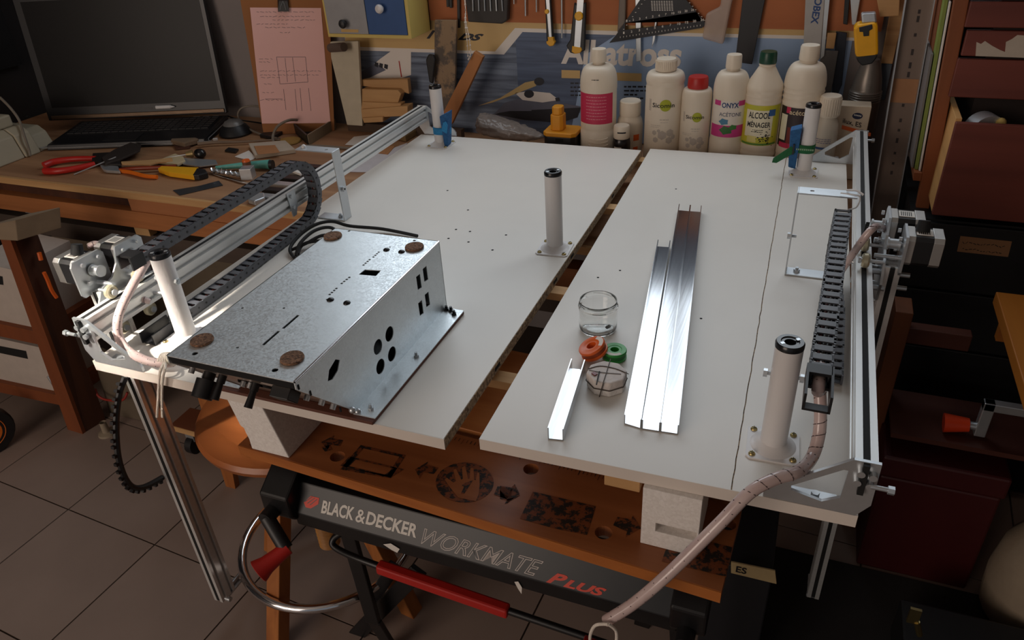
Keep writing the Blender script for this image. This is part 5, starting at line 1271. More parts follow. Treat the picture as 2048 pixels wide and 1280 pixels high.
for k in range(46): 
    f = bend(c, R*.985+.0011, am, z+H*0.383, 0); u, v = random.gauss(.016, .010), random.gauss(-.006, .009); r = random.uniform(.0016, .0034)
    fm.add([f(u+r*math.cos(a), v+r*math.sin(a)*.6) for a in (0, 1.6, 3.1, 4.7)], [(0,1,2,3)])
part(fm, 'flower_print', BLACK, t)
patch(t, c, R*.985, am-.40, w_*.22, z+H*0.326, z+H*0.377, mat('pale_yellow_tag', (218, 204, 120), .5, bump=0), 'label_tag', off=.0008)
patch(t, c, R*.985, am+.60, w_*.16, z+H*0.537, z+H*0.588, mat('blue_badge', (50, 92, 150), .5, bump=0), 'label_badge', off=.0008)
patch(t, c, R*.985, am, w_*.9, z+H*0.304, z+H*0.319, mat('green_label', (86, 130, 52), .5, bump=0), 'label_band', off=.0008)
t, c, R, H, am = bottle(1600, 78, 89, 1.36, body4, capp(.0235, .90), CAPW, 'biggest cream bottle with a black and red label behind the green strap')
z = c[2]; w_ = R*2.4
patch(t, c, R*.985, am, w_, z+H*0.285, z+H*0.586, mat('dark_maroon_label', (44, 28, 30), .5, bump=0), 'label')
patch(t, c, R*.985, am+.05, w_*.5, z+H*0.285, z+H*0.439, mat('deep_red_print', (132, 40, 30), .5, scale=20, rgb2=(90, 28, 22), bump=0), 'label_band', off=.0006)
patch(t, c, R*.985, am-.85, w_*.18, z+H*0.336, z+H*0.528, mat('ivory_label', (226, 218, 190)), 'label_panel', off=.0007); patch(t, c, R*.985, am-.60, w_*.34, z+H*0.279, z+H*0.317, PINKL, 'label_band', off=.0006); patch(t, c, R*.985, am-.62, w_*.10, z+H*0.541, z+H*0.586, PINKL, 'label_band', off=.0007)
ltext(t, c, R*.985, am, 'acéton', -.004, z+H*0.535, .048, .012, mat('ivory_print', (214, 196, 160), .5, bump=0), .01)
# small jars left of the tall lime-dot bottle
t, c, R, H, am = bottle(1260, 52, 200, 1.395, lambda R, H: [(R*.94, 0), (R, .005), (R, H*.62), (R*.93, H*.70), (R*.78, H*.76), (R*.76, H*.80)], lambda R, H: [(R*.80, H*.77), (R*.82, H*.80), (R*.80, H*.985), (R*.74, H), (.0001, H*.99)], CAPW, 'squat white jar with orange marks behind the little dark bottle')
patch(t, c, R, am+.55, R*.5, c[2]+H*.40, c[2]+H*.50, ORANGE, 'orange_mark')
patch(t, c, R, am+.50, R*.4, c[2]+H*.22, c[2]+H*.30, ORANGE, 'orange_mark')
t, c, R, H, am = bottle(1244, 36, 250, 1.325, lambda R, H: [(R*.94, 0), (R, .004), (R, H*.62), (R*.92, H*.70), (R*.8, H*.74)], lambda R, H: [(R*.86, H*.72), (R*.9, H*.74), (R*.9, H*.975), (R*.82, H), (.0001, H)], CAPW, 'little dark bottle with a white cap in front of the squat jar', mat('dark_brown_glass', (28, 22, 24), .25, bump=0))
patch(t, c, R, am-.45, R*.9, c[2]+H*.06, c[2]+H*.56, PAPER, 'label'); patch(t, c, R*.9, am, R*1.0, c[2]+H*.86, c[2]+H*.89, BLACK, 'cap_line')
# powder bottle
t, c, R, H, am = bottle(1656, 47, 190, 1.335, lambda R, H: [(R*.94, 0), (R, .006), (R*1.02, H*.30), (R, H*.60), (R*.92, H*.70), (R*.72, H*.76), (R*.70, H*.80)], lambda R, H: [(R*.84, H*.78), (R*.86, H*.80), (R*.85, H*.985), (R*.78, H), (.0001, H)], CAPW, 'small cream bottle with a fluted cap beside the carton')
z = c[2]; scrib(t, c, R*1.01, am-.1, [(-.018, .02, z+H*(.55-.02*k), .0014) for k in range(3)], mat('violet_print', (120, 112, 150), .6, bump=0))
for k in (.44, .28): patch(t, c, R*1.015, am-.1, R*1.2, z+H*k, z+H*(k+.025), mat('blue_swash', (60, 90, 140), .5, bump=0), 'blue_swash')
scrib(t, c, R*1.01, am-.1, [(-.016, .02, z+H*.37, .0016)], mat('red_brown_print', (170, 80, 60), .6, bump=0))
fl_ = MB()
for k in range(28): a = 2*PI*k/28; fl_.cyl((c[0]+R*.86*math.cos(a), c[1]+R*.86*math.sin(a), z+H*.80), (c[0]+R*.85*math.cos(a), c[1]+R*.85*math.sin(a), z+H*.975), .0013, n=5)
part(fl_, 'cap_ribs', CAPW, t)['kind'] = 'stuff'
# carton
yf_ = 1.385; A = ony(1668, 300, yf_); B = ony(1745, 215, yf_); zt_ = ony(1742, 214, yf_).z
cx0, cx1, cy1 = ony(1664, 215, yf_).x-.02, ony(1743, 215, yf_).x, 1.435
t = thing('carton', (cx0, yf_, ZD), 'white carton with an orange band and black lettering beside the leaning steel rail', 'carton')
part(MB().box(cx0, cx1, yf_, cy1, ZD+.001, zt_), 'box', mat('carton_white', (214, 196, 172), .75), t, bevel=.001)
FY = yf_-.0005
def ct(pts, m, name, l=0): return part(MB().prism([(ony(px, py, FY).x, ony(px, py, FY).z) for px, py in pts], 'y', FY-.0003*l, FY), name, m, t)
ct([(1684,250), (1742,266), (1741,273), (1683,258)], ORANGE, 'orange_band', .5)
part(MB().add([(p.x, FY-.0006, p.z) for p in [ony(1715+10.5*math.cos(2*PI*i/20), 232+6.5*math.sin(2*PI*i/20), FY) for i in range(20)]], [list(range(20))]), 'oval_emblem', mat('navy_oval', (30, 36, 70), .5, bump=0), t)
sl = MB(); 
for k in range(5): q = ony(1708+k*3, 231+k*.6, FY); sl.box(q.x, q.x+.0025, FY-.0012, FY-.0009, q.z, q.z+.0035)
part(sl, 'emblem_print', WPRINT, t)
A_, B_, C_ = ony(1685, 247, FY), ony(1722, 257, FY), ony(1686, 238, FY); U = B_-A_; V = C_-A_; U.y = V.y = 0
vs_, fs, w_, h_ = text_geo('ilux, ES', .01); part(MB().add([Vector((A_.x, FY-.0007, A_.z))+U*(v[0]/w_)+V*(v[1]/h_*1.25) for v in vs_], fs), 'carton_lettering', BLACK, t)
part(MB().box(cx1-.001, cx1+.0004, yf_+.001, cy1, zt_-.14, zt_-.001), 'brown_side', mat('carton_side', (170, 118, 72), .8), t)
# cordless drill battery and bubble wrap in front of the poster
c = onz(1127, 300, ZD+.03); c = Vector((ony(1127, 275, 1.34).x, 1.34, ZD+.0005)); w_ = .052
t = thing('drill_battery', c, 'yellow and black cordless drill battery standing on the bench', 'battery')
def rbx(x0, x1, y0, y1, z0, z1, k=.012): return MB().prism([(c.x+x0+k, c.y+y0), (c.x+x1-k, c.y+y0), (c.x+x1, c.y+y0+k), (c.x+x1, c.y+y1-k), (c.x+x1-k, c.y+y1), (c.x+x0+k, c.y+y1), (c.x+x0, c.y+y1-k), (c.x+x0, c.y+y0+k)], 'z', c.z+z0, c.z+z1)
zz = ony(1127, 262, 1.34).z-c.z; ztp = ony(1120, 212, 1.34).z-c.z
YB = mat('battery_yellow', (222, 148, 22), .5, bump=.03)
part(rbx(-.05, .046, -.04, .04, 0, zz-.006), 'black_case', BLACKP, t, bevel=.002); part(rbx(-.052, .048, -.042, .042, zz-.006, zz+.006), 'yellow_flange', YB, t, bevel=.002)
part(rbx(-.034, .004, -.022, .022, zz+.006, ztp-.022, .008), 'stem', YB, t, bevel=.002); part(rbx(-.030, .000, -.018, .018, ztp-.022, ztp, .007), 'stem_top', YB, t, bevel=.002)
part(MB().box(c.x-.012, c.x+.012, c.y-.0405, c.y-.039, c.z+zz-.02, c.z+zz-.010), 'latch', DARK, t)
bw_ = mat('crumpled_film', (150, 138, 130), .22, 0, 'plain', scale=60, var=.35, bump=1., alpha=.8)
m = MB(); pts = [(948,232), (960,222), (1018,243), (1050,252), (1088,272), (1086,282), (1040,286), (950,272), (946,256)]
q = [ony(px, py, 1.37+(.04 if i in (1, 2, 3) else 0)) for i, (px, py) in enumerate(pts)]; q = [Vector((p.x, p.y, max(p.z, ZD+.002))) for p in q]
g = MB()
cc = sum(q, Vector())/len(q); N_ = len(q)
ring2 = [cc+(p-cc)*.55+Vector((0, -.03+.01*(i % 2), .004*(i % 3))) for i, p in enumerate(q)]; bk = [p+Vector((0, .04, -.006)) for p in q]
g.add(q+ring2+bk, [(i, (i+1) % N_, N_+(i+1) % N_, N_+i) for i in range(N_)]+[list(range(N_, 2*N_))]+[(i, 2*N_+i, 2*N_+(i+1) % N_, (i+1) % N_) for i in range(N_)]+[list(range(2*N_, 3*N_))[::-1]])
o = single(g, 'bubble_wrap', bw_, (cc.x, cc.y, ZD), 'crumpled sheet of bubble wrap lying below the aircraft poster', 'bubble wrap', smooth=True)
ss = o.modifiers.new('s', 'SUBSURF'); ss.levels = ss.render_levels = 3
tx = bpy.data.textures.new('crumple', 'CLOUDS'); tx.noise_scale = .012; dm = o.modifiers.new('d', 'DISPLACE'); dm.texture = tx; dm.strength = .012; dm.texture_coords = 'LOCAL'
t = thing('tape_roll', (ony(912, 258, 1.33).x, 1.33, ZD), 'small red roll standing behind the blue-strapped leg', 'roll')
p = ony(917, 258, 1.33); p.z = ZD+.0245; part(MB().cyl(p, p+Vector((.0, .02, 0)), .012, n=20), 'red_core', RED, t, True); part(MB().cyl(p+Vector((-.018,.004,-.006)), p+Vector((-.018,.018,-.006)), .017, n=20), 'clear_disc', mat('grey_disc', (150, 146, 142), .4), t, True)
# ================================================================ things lying on the bench, left of the boards
def dz(px, py, h=0.): return onz(px, py, ZD+.0005+h)
def rod(name, a, b, r, m, label, cat, r1=None, group=None, n=12):
    a, b = Vector(a), Vector(b); return single(MB().cyl(a, b, r, r1, n=n), name, m, a, label, cat, group, smooth=True)
def slabpx(mb, pts, h0, h1): return mb.hexa([dz(px, py, h0) for px, py in pts], [dz(px, py, h0)+Vector((0,0,h1-h0)) for px, py in pts])
# red-handled pliers
t = thing('pliers', dz(190, 325), 'long pliers with two fat red handles lying on the bench', 'pliers', 'pliers on the bench')
part(MB().tube([dz(88,331,.012), dz(110,323,.014), dz(150,318,.013), dz(192,317,.012)], .0105, 12, 5, rfn=lambda s: .0115-.003*s), 'handle', RED, t, True)
part(MB().tube([dz(90,342,.010), dz(115,342,.012), dz(150,337,.012), dz(190,328,.012)], .0105, 12, 5, rfn=lambda s: .0115-.003*s), 'handle', RED, t, True)
jm = MB(); slabpx(jm, [(186,328), (188,314), (222,312), (240,318), (244,336), (212,336)], .004, .018)
part(jm, 'jaws', mat('dark_tool_steel', (44, 40, 38), .5, .4), t, bevel=.002)
sm = MB(); slabpx(sm, [(205,318), (228,303), (262,288), (283,292), (280,304), (240,322), (212,330)], .018, .024)
single(sm, 'scraper_blade', mat('dark_spatula', (46, 38, 34), .6), dz(245, 308, .018), 'dark flat spatula lying across the red pliers', 'spatula', bevel=.001)
rod('metal_rod', dz(148,349,.002), dz(232,314,.027), .002, STEEL, 'thin metal rod leaning on the red pliers', 'rod')
# orange-handled pliers
t = thing('pliers', dz(240, 343), 'small pliers with bright orange handles lying near the bench edge', 'pliers', 'pliers on the bench')
slab_ = slabpx(MB(), [(202,336), (206,334), (238,338), (242,348), (214,346), (208,344)], .002, .012); part(slab_, 'jaws', STEEL, t, bevel=.002)
GLO = mat('glossy_orange', (226, 112, 30), .25, bump=.02)
part(MB().tube([dz(240,342,.006), dz(262,345,.008), dz(290,352,.008), dz(314,354,.007)], .0065, 10, 5), 'handle', GLO, t, True)
part(MB().tube([dz(240,340,.008), dz(270,337,.014), dz(320,335,.012), dz(352,333,.010)], .0065, 10, 5), 'handle', mat('brown_red_handle', (132, 52, 28), .4), t, True)
# flat wooden stick, taped knife
single(slabpx(MB(), [(244,330), (243,326), (310,322), (345,318), (346,324), (312,328), (300,332)], .012, .017), 'wood_stick', PINE, dz(290, 327, .012), 'flat pale wooden stick lying over the orange pliers', 'stick', bevel=.0005)
t = thing('taped_chisel', dz(390, 326), 'flat steel chisel with a taped cream handle lying beside the chain', 'chisel')
part(slabpx(MB(), [(312,328), (352,312), (368,318), (372,326), (356,334), (330,330)], .004, .014), 'taped_handle', mat('cream_tape', (190, 172, 136), .8), t, bevel=.003)
part(slabpx(MB(), [(366,330), (368,318), (432,322), (436,330), (400,335)], .005, .009), 'blade', STEEL, t, bevel=.0005)
# yellow cutter handle with black end
t = thing('cutter_handle', dz(365, 352), 'yellow cutter handle with a black end lying at the front of the bench', 'utility knife')
part(slabpx(MB(), [(318,346), (326,341), (400,344), (390,361), (340,354)], .002, .018), 'yellow_sleeve', YELLOW, t, bevel=.003)
part(slabpx(MB(), [(388,361), (397,346), (414,349), (418,356), (400,361)], .001, .019), 'black_end', BLACKP, t, bevel=.003)
# black knob on cream ferrule
t = thing('bradawl', dz(395, 306), 'awl with a shiny black bulb handle pointing left', 'awl')
p = dz(400, 307, .016); part(MB().sph(p, .017, sc_=(1.25,1,.95)), 'handle', mat('shiny_black', (22, 22, 24), .2, bump=0), t, True)
part(MB().cyl(dz(372,309,.016), dz(386,307,.016), .008, .012, n=14), 'ferrule', mat('brass_ferrule', (156, 134, 90), .4, .6), t, True); part(MB().cyl(dz(330,316,.012), dz(373,309,.016), .002, n=8), 'point', STEEL, t, True)
# paint brush with long handle
t = thing('paint_brush', dz(420, 287), 'paint brush with grey bristles and a long handle in front of the laptop', 'paint brush')
part(slabpx(MB(), [(344,290), (345,275), (358,266), (372,272), (400,287), (370,296)], .004, .022), 'bristles', mat('grey_bristle', (118, 98, 78), .9, 0, 'brushed', scale=200, axis=0, var=.3, bump=.6), t, bevel=.004)
part(MB().tube([dz(396,288,.012), dz(430,285,.012), dz(480,284,.010), dz(560,279,.010)], .005, 8, 4, rfn=lambda s: .007-.004*s), 'handle', mat('grey_brown_handle', (120, 100, 82), .6), t, True)
part(slabpx(MB(), [(352,300), (348,292), (385,288), (380,297)], .002, .008), 'dark_bristle', BROWNW, t)  # dark brown slab at the front of the bristles
# grey sheets
single(slabpx(MB(), [(346,381), (360,391), (446,371), (438,362), (400,372)], .0005, .0018), 'steel_plate', mat('blue_grey_steel', (92, 98, 104), .4, .8), dz(400, 378), 'thin blue-grey steel plate at the bench edge by the chain', 'steel plate')
single(slabpx(MB(), [(396,338), (480,366), (520,372), (440,354)], .003, .0045), 'clear_strip', mat('grey_clear_strip', (132, 116, 104), .3), dz(440, 352), 'narrow translucent strip lying across the bench by the chain', 'strip')
# teal tool with orange button, drill bit, aluminium block
t = thing('teal_tool', dz(490, 332), 'teal handled tool with a round orange button', 'tool')
part(MB().tube([dz(432,336,.010), dz(470,332,.013), dz(500,330,.015), dz(525,329,.016), dz(540,329,.016)], .010, 12, 5, rfn=lambda s: .006+.010*s), 'grip', TEAL, t, True)
p = dz(494, 330, .026); part(MB().cyl(p, p+Vector((0,0,.012)), .013, n=18), 'collar', mat('brown_collar', (112, 74, 52), .5), t, True); part(MB().cyl(p+Vector((0,0,.012)), p+Vector((0,0,.017)), .0125, .011, n=18), 'button', ORANGE, t, True)
p = dz(540, 329, .016); part(MB().cyl(p, dz(546,329,.016), .014, n=14), 'end_ring', BLACKP, t, True)
t = thing('spiral_bit', dz(455, 346), 'thick spiral drill bit lying beside an aluminium block', 'drill bit')
a, b = dz(424,340,.012), dz(482,349,.012); part(MB().cyl(a, b, .005, n=12), 'core', STEEL, t, True)
d = b-a; q = []
for i in range(73):
    s = i/72; up_ = Vector((0,0,1)); sd = d.normalized().cross(up_); ang = s*2*PI*6; q.append(a+d*s+(up_*math.cos(ang)+sd*math.sin(ang))*.0065)
part(MB().tube(q, .0028, 6, 1), 'flute', CHROME, t, True)
c = dz(498, 356); T = Matrix.Translation(c) @ Matrix.Rotation(.35, 4, 'Z')
single(MB().box(-.018, .018, -.018, .018, 0, .034, T), 'aluminium_block', STEEL, c, 'small square aluminium block beside the spiral bit', 'metal block', bevel=.001)
# card box / notepad
t = thing('note_block', dz(545, 305), 'pale note block with a brown card square on top', 'note block')
a4 = [(512,318), (499,294), (572,288), (592,306)]
part(slabpx(MB(), a4, .001, .014), 'paper_block', mat('note_paper', (186, 172, 154), .8), t, bevel=.0008); part(MB().hexa([dz(px, py, .0146) for px, py in ((516,309), (508,292), (550,290), (560,305))], [dz(px, py, .0162) for px, py in ((516,309), (508,292), (550,290), (560,305))]), 'brown_card', CARD, t)
single(slabpx(MB(), [(470,314), (498,302), (512,316), (500,322)], .0005, .0025), 'paper_scrap', PAPER, dz(490, 312), 'white paper corner sticking out under the note block', 'paper')
single(slabpx(MB(), [(450,304), (458,298), (478,301), (472,307)], .0005, .007), 'black_clip', BLACKP, dz(462, 302), 'little flat black plastic piece behind the teal tool', 'plastic piece', bevel=.001)
# round puck speaker
c = dz(472, 268)
t = thing('round_speaker', c, 'dark round desk speaker with a grey dome beside the laptop', 'speaker')
part(MB().lathe([(.0001, .0005), (.055, .0005), (.057, .006), (.044, .030), (.036, .036)], c, 32), 'base', BLACKP, t, True); part(MB().lathe([(.036, .036), (.030, .046), (.016, .052), (.0001, .053)], c, 32), 'dome', mat('grey_dome', (120, 118, 116), .4, .3), t, True)
p = dz(431, 281); single(MB().box(-.008, .008, -.005, .005, 0, .008, Matrix.Translation(p) @ Matrix.Rotation(.5, 4, 'Z')), 'white_plug', LEGW, p, 'small white connector beside the round speaker', 'connector', bevel=.001)
# grey cable loops
t = thing('looped_cable', dz(560, 290), 'grey cable lying in big loops in front of the clipboard', 'cable')
Q = lambda px, py, h: dz(px, py, h)
part(MB().tube([Q(560,278,.006), Q(520,268,.006), Q(490,252,.02), Q(476,232,.05), Q(484,216,.075), Q(510,212,.08), Q(540,220,.06), Q(570,232,.03), Q(600,240,.02), Q(612,246,.008)], .0038, 8, 6), 'cable', GREYC, t, True)
part(MB().tube([Q(548,290,.006), Q(546,272,.02), Q(556,252,.05), Q(580,240,.06), Q(604,242,.03), Q(612,250,.008)], .0048, 8, 6), 'cable', GREYC, t, True)
part(MB().tube([Q(600,292,.005), Q(640,292,.005), Q(690,296,.005), Q(720,299,.005)], .0045, 8, 4), 'cable', GREYC, t, True)
part(MB().hexa([dz(553,254,.0), dz(562,256,.0), dz(574,232,.03), dz(565,229,.03)], [p+Vector((0,-.012,.01)) for p in (dz(553,254,.0), dz(562,256,.0), dz(574,232,.03), dz(565,229,.03))]), 'plug', BLACKP, t, bevel=.002)
# black lead by the wall
single(MB().tube([dz(455,232,.02), dz(480,240,.01), dz(520,246,.006), dz(545,252,.004)], .003, 8), 'laptop_lead', RUBBER, dz(455, 232), 'thin black lead running from the laptop to the clipboard', 'cable', smooth=True)
# open black tray with a wooden side
t = thing('black_tray', dz(635, 270), 'open black tray with odds and ends behind the cable loops', 'tray')
o4 = [(592,266), (618,290), (672,256), (650,246)]
part(slabpx(MB(), o4, .001, .004), 'tray_floor', BLACKP, t)
for a, b, nm, m in ((0, 1, 'tray_wall', BLACKP), (1, 2, 'tray_side', mat('grey_wood_side', (132, 116, 94), .7)), (2, 3, 'tray_wall', BLACKP), (3, 0, 'tray_wall', BLACKP)):
    A, B = dz(*o4[a]), dz(*o4[b]); n2 = Vector((0,0,1)).cross(B-A).normalized()*.003; part(MB().hexa([A-n2, B-n2, B+n2, A+n2], [q+Vector((0,0,.034)) for q in (A-n2, B-n2, B+n2, A+n2)]), nm, m, t)
for px, py, m, lab in ((640,262,RED,'small red bit lying in the black tray'), (655,258,PAPER,'small white bit lying in the black tray'), (632,276,GREEN,'small green bit lying in the black tray')):
    p = dz(px, py, .005); single(MB().box(-.006, .006, -.004, .004, 0, .007, Matrix.Translation(p) @ Matrix.Rotation(px, 4, 'Z')), 'small_bit', m, p, lab, 'small part', 'bits in the black tray', bevel=.001)
single(MB().lathe([(.0001, 0), (.040, 0), (.042, .002), (.040, .006), (.0001, .007)], dz(578, 284), 28), 'sanding_disc', mat('yellow_disc', (160, 124, 60), .7), dz(578, 284), 'dull yellow disc lying between the cable loops', 'disc', smooth=True)
single(slabpx(MB(), [(520,275), (560,252), (585,256), (560,272), (545,280)], .001, .012), 'dark_case', BLACKP, dz(550, 266), 'flat dark case below the grey cable loops', 'case', bevel=.002)
# papers and card under the long rail
single(slabpx(MB(), [(690,290), (708,274), (740,270), (722,292)], .0005, .0015), 'paper_scrap', PAPER, dz(715, 282), 'white paper scrap behind the long rail', 'paper')
single(slabpx(MB(), [(696,344), (745,312), (815,286), (790,318), (738,345)], .0005, .0015), 'paper_sheet', mat('bluish_paper', (200, 194, 196), .85), dz(755, 318), 'white sheet of paper below the long rail', 'paper')
single(slabpx(MB(), [(750,306), (765,292), (790,293), (776,309)], .0018, .004), 'card_piece', CARD, dz(770, 300), 'small brown card piece on the paper below the rail', 'card')
single(slabpx(MB(), [(790,278), (832,250), (844,252), (838,268), (812,284)], .001, .02), 'wood_strip', mat('olive_wood', (116, 92, 56), .7), dz(815, 268), 'dark olive wooden strip at the far end of the long rail', 'strip', bevel=.002)
single(MB().box(-.42, .02, 1.475, 1.50, ZD+.0005, ZD+.03), 'back_batten', mat('dark_back_wood', (76, 58, 44), .8, 0, 'wood', scale=20, axis=0), (-.2, 1.49, ZD), 'dark wooden batten lying along the wall behind the tray', 'batten')
# socket rack: black fingers
for k in range(6):
    a, b = (508+k*16, 398-k*12), (560+k*16, 404-k*12)
    single(slabpx(MB(), [(a[0], a[1]), (a[0]+2, a[1]-7), (b[0]+4, b[1]-8), (b[0]+2, b[1]-1)], .001, .012), 'black_file', BLKSTEEL if k % 2 else STEEL, dz(*a), 'narrow %s file, %s of the row beside the rail' % ('black' if k % 2 else 'bright', ['frontmost', 'second from the front', 'third from the front', 'third from the back', 'second from the back', 'rearmost'][k]), 'file', 'files in a row beside the rail', bevel=.001)
single(slabpx(MB(), [(498,408), (502,396), (530,394), (532,404), (512,412)], .001, .016), 'clamp_foot', STEEL, dz(512, 404), 'rounded metal clamp foot beside the row of files', 'clamp', bevel=.003)
single(slabpx(MB(), [(582,344), (590,336), (612,340), (602,352)], .013, .02), 'cream_slip', PAPER, dz(595, 344), 'small cream slip behind the cable chain', 'slip')

# ================================================================ right: leaning channel, hanging tool, shelves and drawers
y = 1.30; xa, xb = ony(1745, 400, y).x, ony(1797, 400, y).x
t = thing('steel_channel', ((xa+xb)/2, y, 0), 'tall galvanised steel channel standing upright beside the carton', 'steel channel')
GCH = mat('galvanised_brown_face', (136, 118, 106), .45, .6, 'brushed', scale=40, axis=2, var=.15)
part(MB().box(xa, xb, y+.012, y+.014, .001, 2.05), 'web', GCH, t); part(MB().box(xa, xa+.002, y-.012, y+.012, .001, 2.05), 'flange', STEEL, t); part(MB().box(xb-.002, xb, y-.012, y+.012, .001, 2.05), 'flange', STEEL, t)
sm = MB(); z = .80
while z < 1.22:
    h_ = random.uniform(.006, .014); xm_ = (xa+xb)/2+.004; sm.box(xm_-.0028, xm_+.0028, y+.0114, y+.0118, z, z+h_); z += h_+random.uniform(.003, .03)
part(sm, 'stamped_marks', mat('faded_ink', (58, 50, 48), .8, bump=0), t)
part(MB().box(xa+.002, xb-.002, y+.0112, y+.0116, ony(1800, 208, y).z, ony(1805, 160, y).z), 'tape_patch', mat('tan_tape', (164, 116, 78), .6), t)
lean(t, .045, .74)
# yellow cordless light over a grey ribbed nozzle
y = 1.40; T0 = ony(1732, 90, y)
t = thing('blow_nozzle', ony(1728, 200, y+.03), 'grey ribbed metal nozzle standing below the yellow battery', 'nozzle')
yn = 1.492; b_ = ony(1727, 205, yn); r = 30*(b_-CAM).dot(_f)/FPX; b_.z = ZD+.0005; hh = ony(1734, 118, yn).z-ZD
zr0 = ony(1727, 200, yn).z-ZD
part(MB().lathe([(.0001, 0), (r, 0), (r, zr0)]+[p for k in range(5) for p in ((r*1.02, zr0+.006*k), (r*.94, zr0+.003+.006*k))]+[(r*.92, zr0+.032), (r*.85, zr0+.055), (r*.60, hh-.01), (r*.5, hh), (.0001, hh)], b_, 32), 'cone', mat('cloudy_metal', (128, 120, 112), .35, .5, scale=20, var=.15), t, True)
t = thing('cordless_battery', ony(1732, 132, y), 'yellow cordless tool battery with a black grip hanging near the steel channel', 'battery')
part(wp(MB(), [(1707,58), (1714,50), (1750,45), (1756,52), (1757,108), (1750,116), (1716,122), (1710,108)], y, .05), 'shell', mat('deep_yellow', (238, 172, 20), .35, bump=.02), t, bevel=.006)
part(wp(MB(), [(1718,55), (1744,49), (1745,58), (1738,62), (1738,72), (1727,73), (1726,64), (1719,64)], y-.003, .006), 'black_latch', BLACKP, t, bevel=.001)
part(wp(MB(), [(1711,114), (1756,109), (1752,118), (1744,128), (1724,132), (1716,124)], y-.002, .05), 'black_foot', BLACKP, t, bevel=.003)
part(wp(MB(), [(1722,28), (1752,26), (1754,46), (1724,48)], y+.01, .03), 'clear_neck', STEEL, t, bevel=.004)
# wooden wall frame pieces between battery and channel
board_px('wall_batten', PINE, [(1786,-10), (1816,-10), (1785,128), (1762,127)], YW-.03, .022, 'upright pine batten on the wall beside the steel channel', 'batten', lean=0)
board_px('pine_box', PINE, [(1752,-10), (1800,-10), (1798,32), (1760,34)], YW-.10, .06, 'small pine box at the top of the wall beside the steel channel', 'box')
board_px('steel_saw', STEEL, [(1700,-10), (1722,-10), (1712,50), (1704,50)], Y1-.02, .004, 'short steel blade hanging above the yellow battery', 'blade')
board_px('hacksaw', BLACKP, [(1690,-10), (1700,-10), (1695,50), (1686,48)], Y1-.018, .004, 'narrow black blade at the right end of the tool panel', 'blade')
board_px('plastic_bag', mat('grey_bag', (120, 118, 116), .5), [(1826,190), (1860,180), (1850,250), (1812,300), (1800,260)], 1.38, .01, 'grey plastic pouch hanging behind the steel channel', 'pouch')
board_px('perforated_strip', mat('blue_grey_strip', (96, 106, 116), .5, .5), [(1758,120), (1785,128), (1770,200), (1752,200)], YW-.02, .003, 'perforated blue-grey metal strip on the wall beside the nozzle', 'strip')
# shelf unit
YS = 1.17
pA, pB = ony(1848, 332, YS), ony(1876, 332, YS)
t = thing('folder_shelf', ((pA.x+pB.x)/2, 1.35, .0), 'brown wooden shelf unit with folders beside the drawer cabinet', 'shelf')
SHW = mat('shelf_wood', (132, 72, 36), .6, 0, 'wood', scale=18, axis=2)
part(MB().box(pA.x, pB.x, YS, YS+.02, .62, 2.1), 'front_post', SHW, t, bevel=.002); part(MB().box(pB.x-.012, pB.x, YS+.02, YW-.01, .78, 2.1), 'side_panel', SHW, t)
zsh = ony(1830, 345, YS).z; part(MB().box(xb+.004, pA.x, YS, YW-.05, zsh-.02, zsh), 'bottom_board', SHW, t, bevel=.001)
part(MB().box(xb+.004, xb+.012, YS+.06, YW-.05, zsh, zsh+.5), 'side_slat', SHW, t)
lean(t, .055, zsh)
GF = mat('green_folder', (122, 134, 58), .6); 
for k, (dx, w_, m, h_, lab) in enumerate(((.003, .0035, PAPER, .37, 'thin white folder beside the brown shelf post'), (.008, .007, GF, .40, 'green cardboard folder standing on the shelf'), (.017, .005, mat('grey_folder', (120, 114, 112), .6), .26, 'grey folder standing behind the green one'))):
    fo = single(MB().box(pA.x-dx-w_, pA.x-dx, YS+.01+.01*k, YS+.25, zsh+.0005, zsh+h_), 'folder', m, (pA.x-dx, YS+.1, zsh), lab, 'folder', 'folders on the shelf', bevel=.0005)
    ORG[fo.name] = Vector(fo.location); lean(fo, .055, zsh)
# drawer cabinet
YC_ = 1.16; cx = ony(1880, 430, YC_).x+.012
t = thing('drawer_cabinet', (cx, 1.3, .79), 'dark reddish wooden drawer cabinet on the right', 'drawer cabinet')
zb_ = [ony(1950, -60, YC_).z, ony(1940, 0, YC_).z, ony(1938, 58, YC_).z, ony(1928, 115, YC_).z, ony(1905, 197, YC_).z]
part(MB().box(cx-.004, cx+.55, YC_+.012, YW-.02, .78, 1.9), 'carcass', mat('dark_carcass', (30, 18, 14), .8), t)
for k in range(4):
    xl = [ony(px, py, YC_).x for px, py in ((1942, -30), (1936, 25), (1928, 86), (1906, 156))][k]
    dr = part(MB().box(xl, cx+.55, YC_, YC_+.014, zb_[k+1]+.003, zb_[k]-.003), 'drawer_front', REDW, t, bevel=.002)
    if k == 2:
        tp_ = [(1951,112), (1953,84), (1962,88), (1970,82), (1985,92), (2000,100), (2010,104), (2012,84), (2024,78), (2035,70), (2060,72), (2060,116)]
        part(wp(MB(), tp_, YC_-.0005, .0004), 'torn_label', mat('torn_paper', (190, 178, 164), .9, scale=60, var=.1), dr)
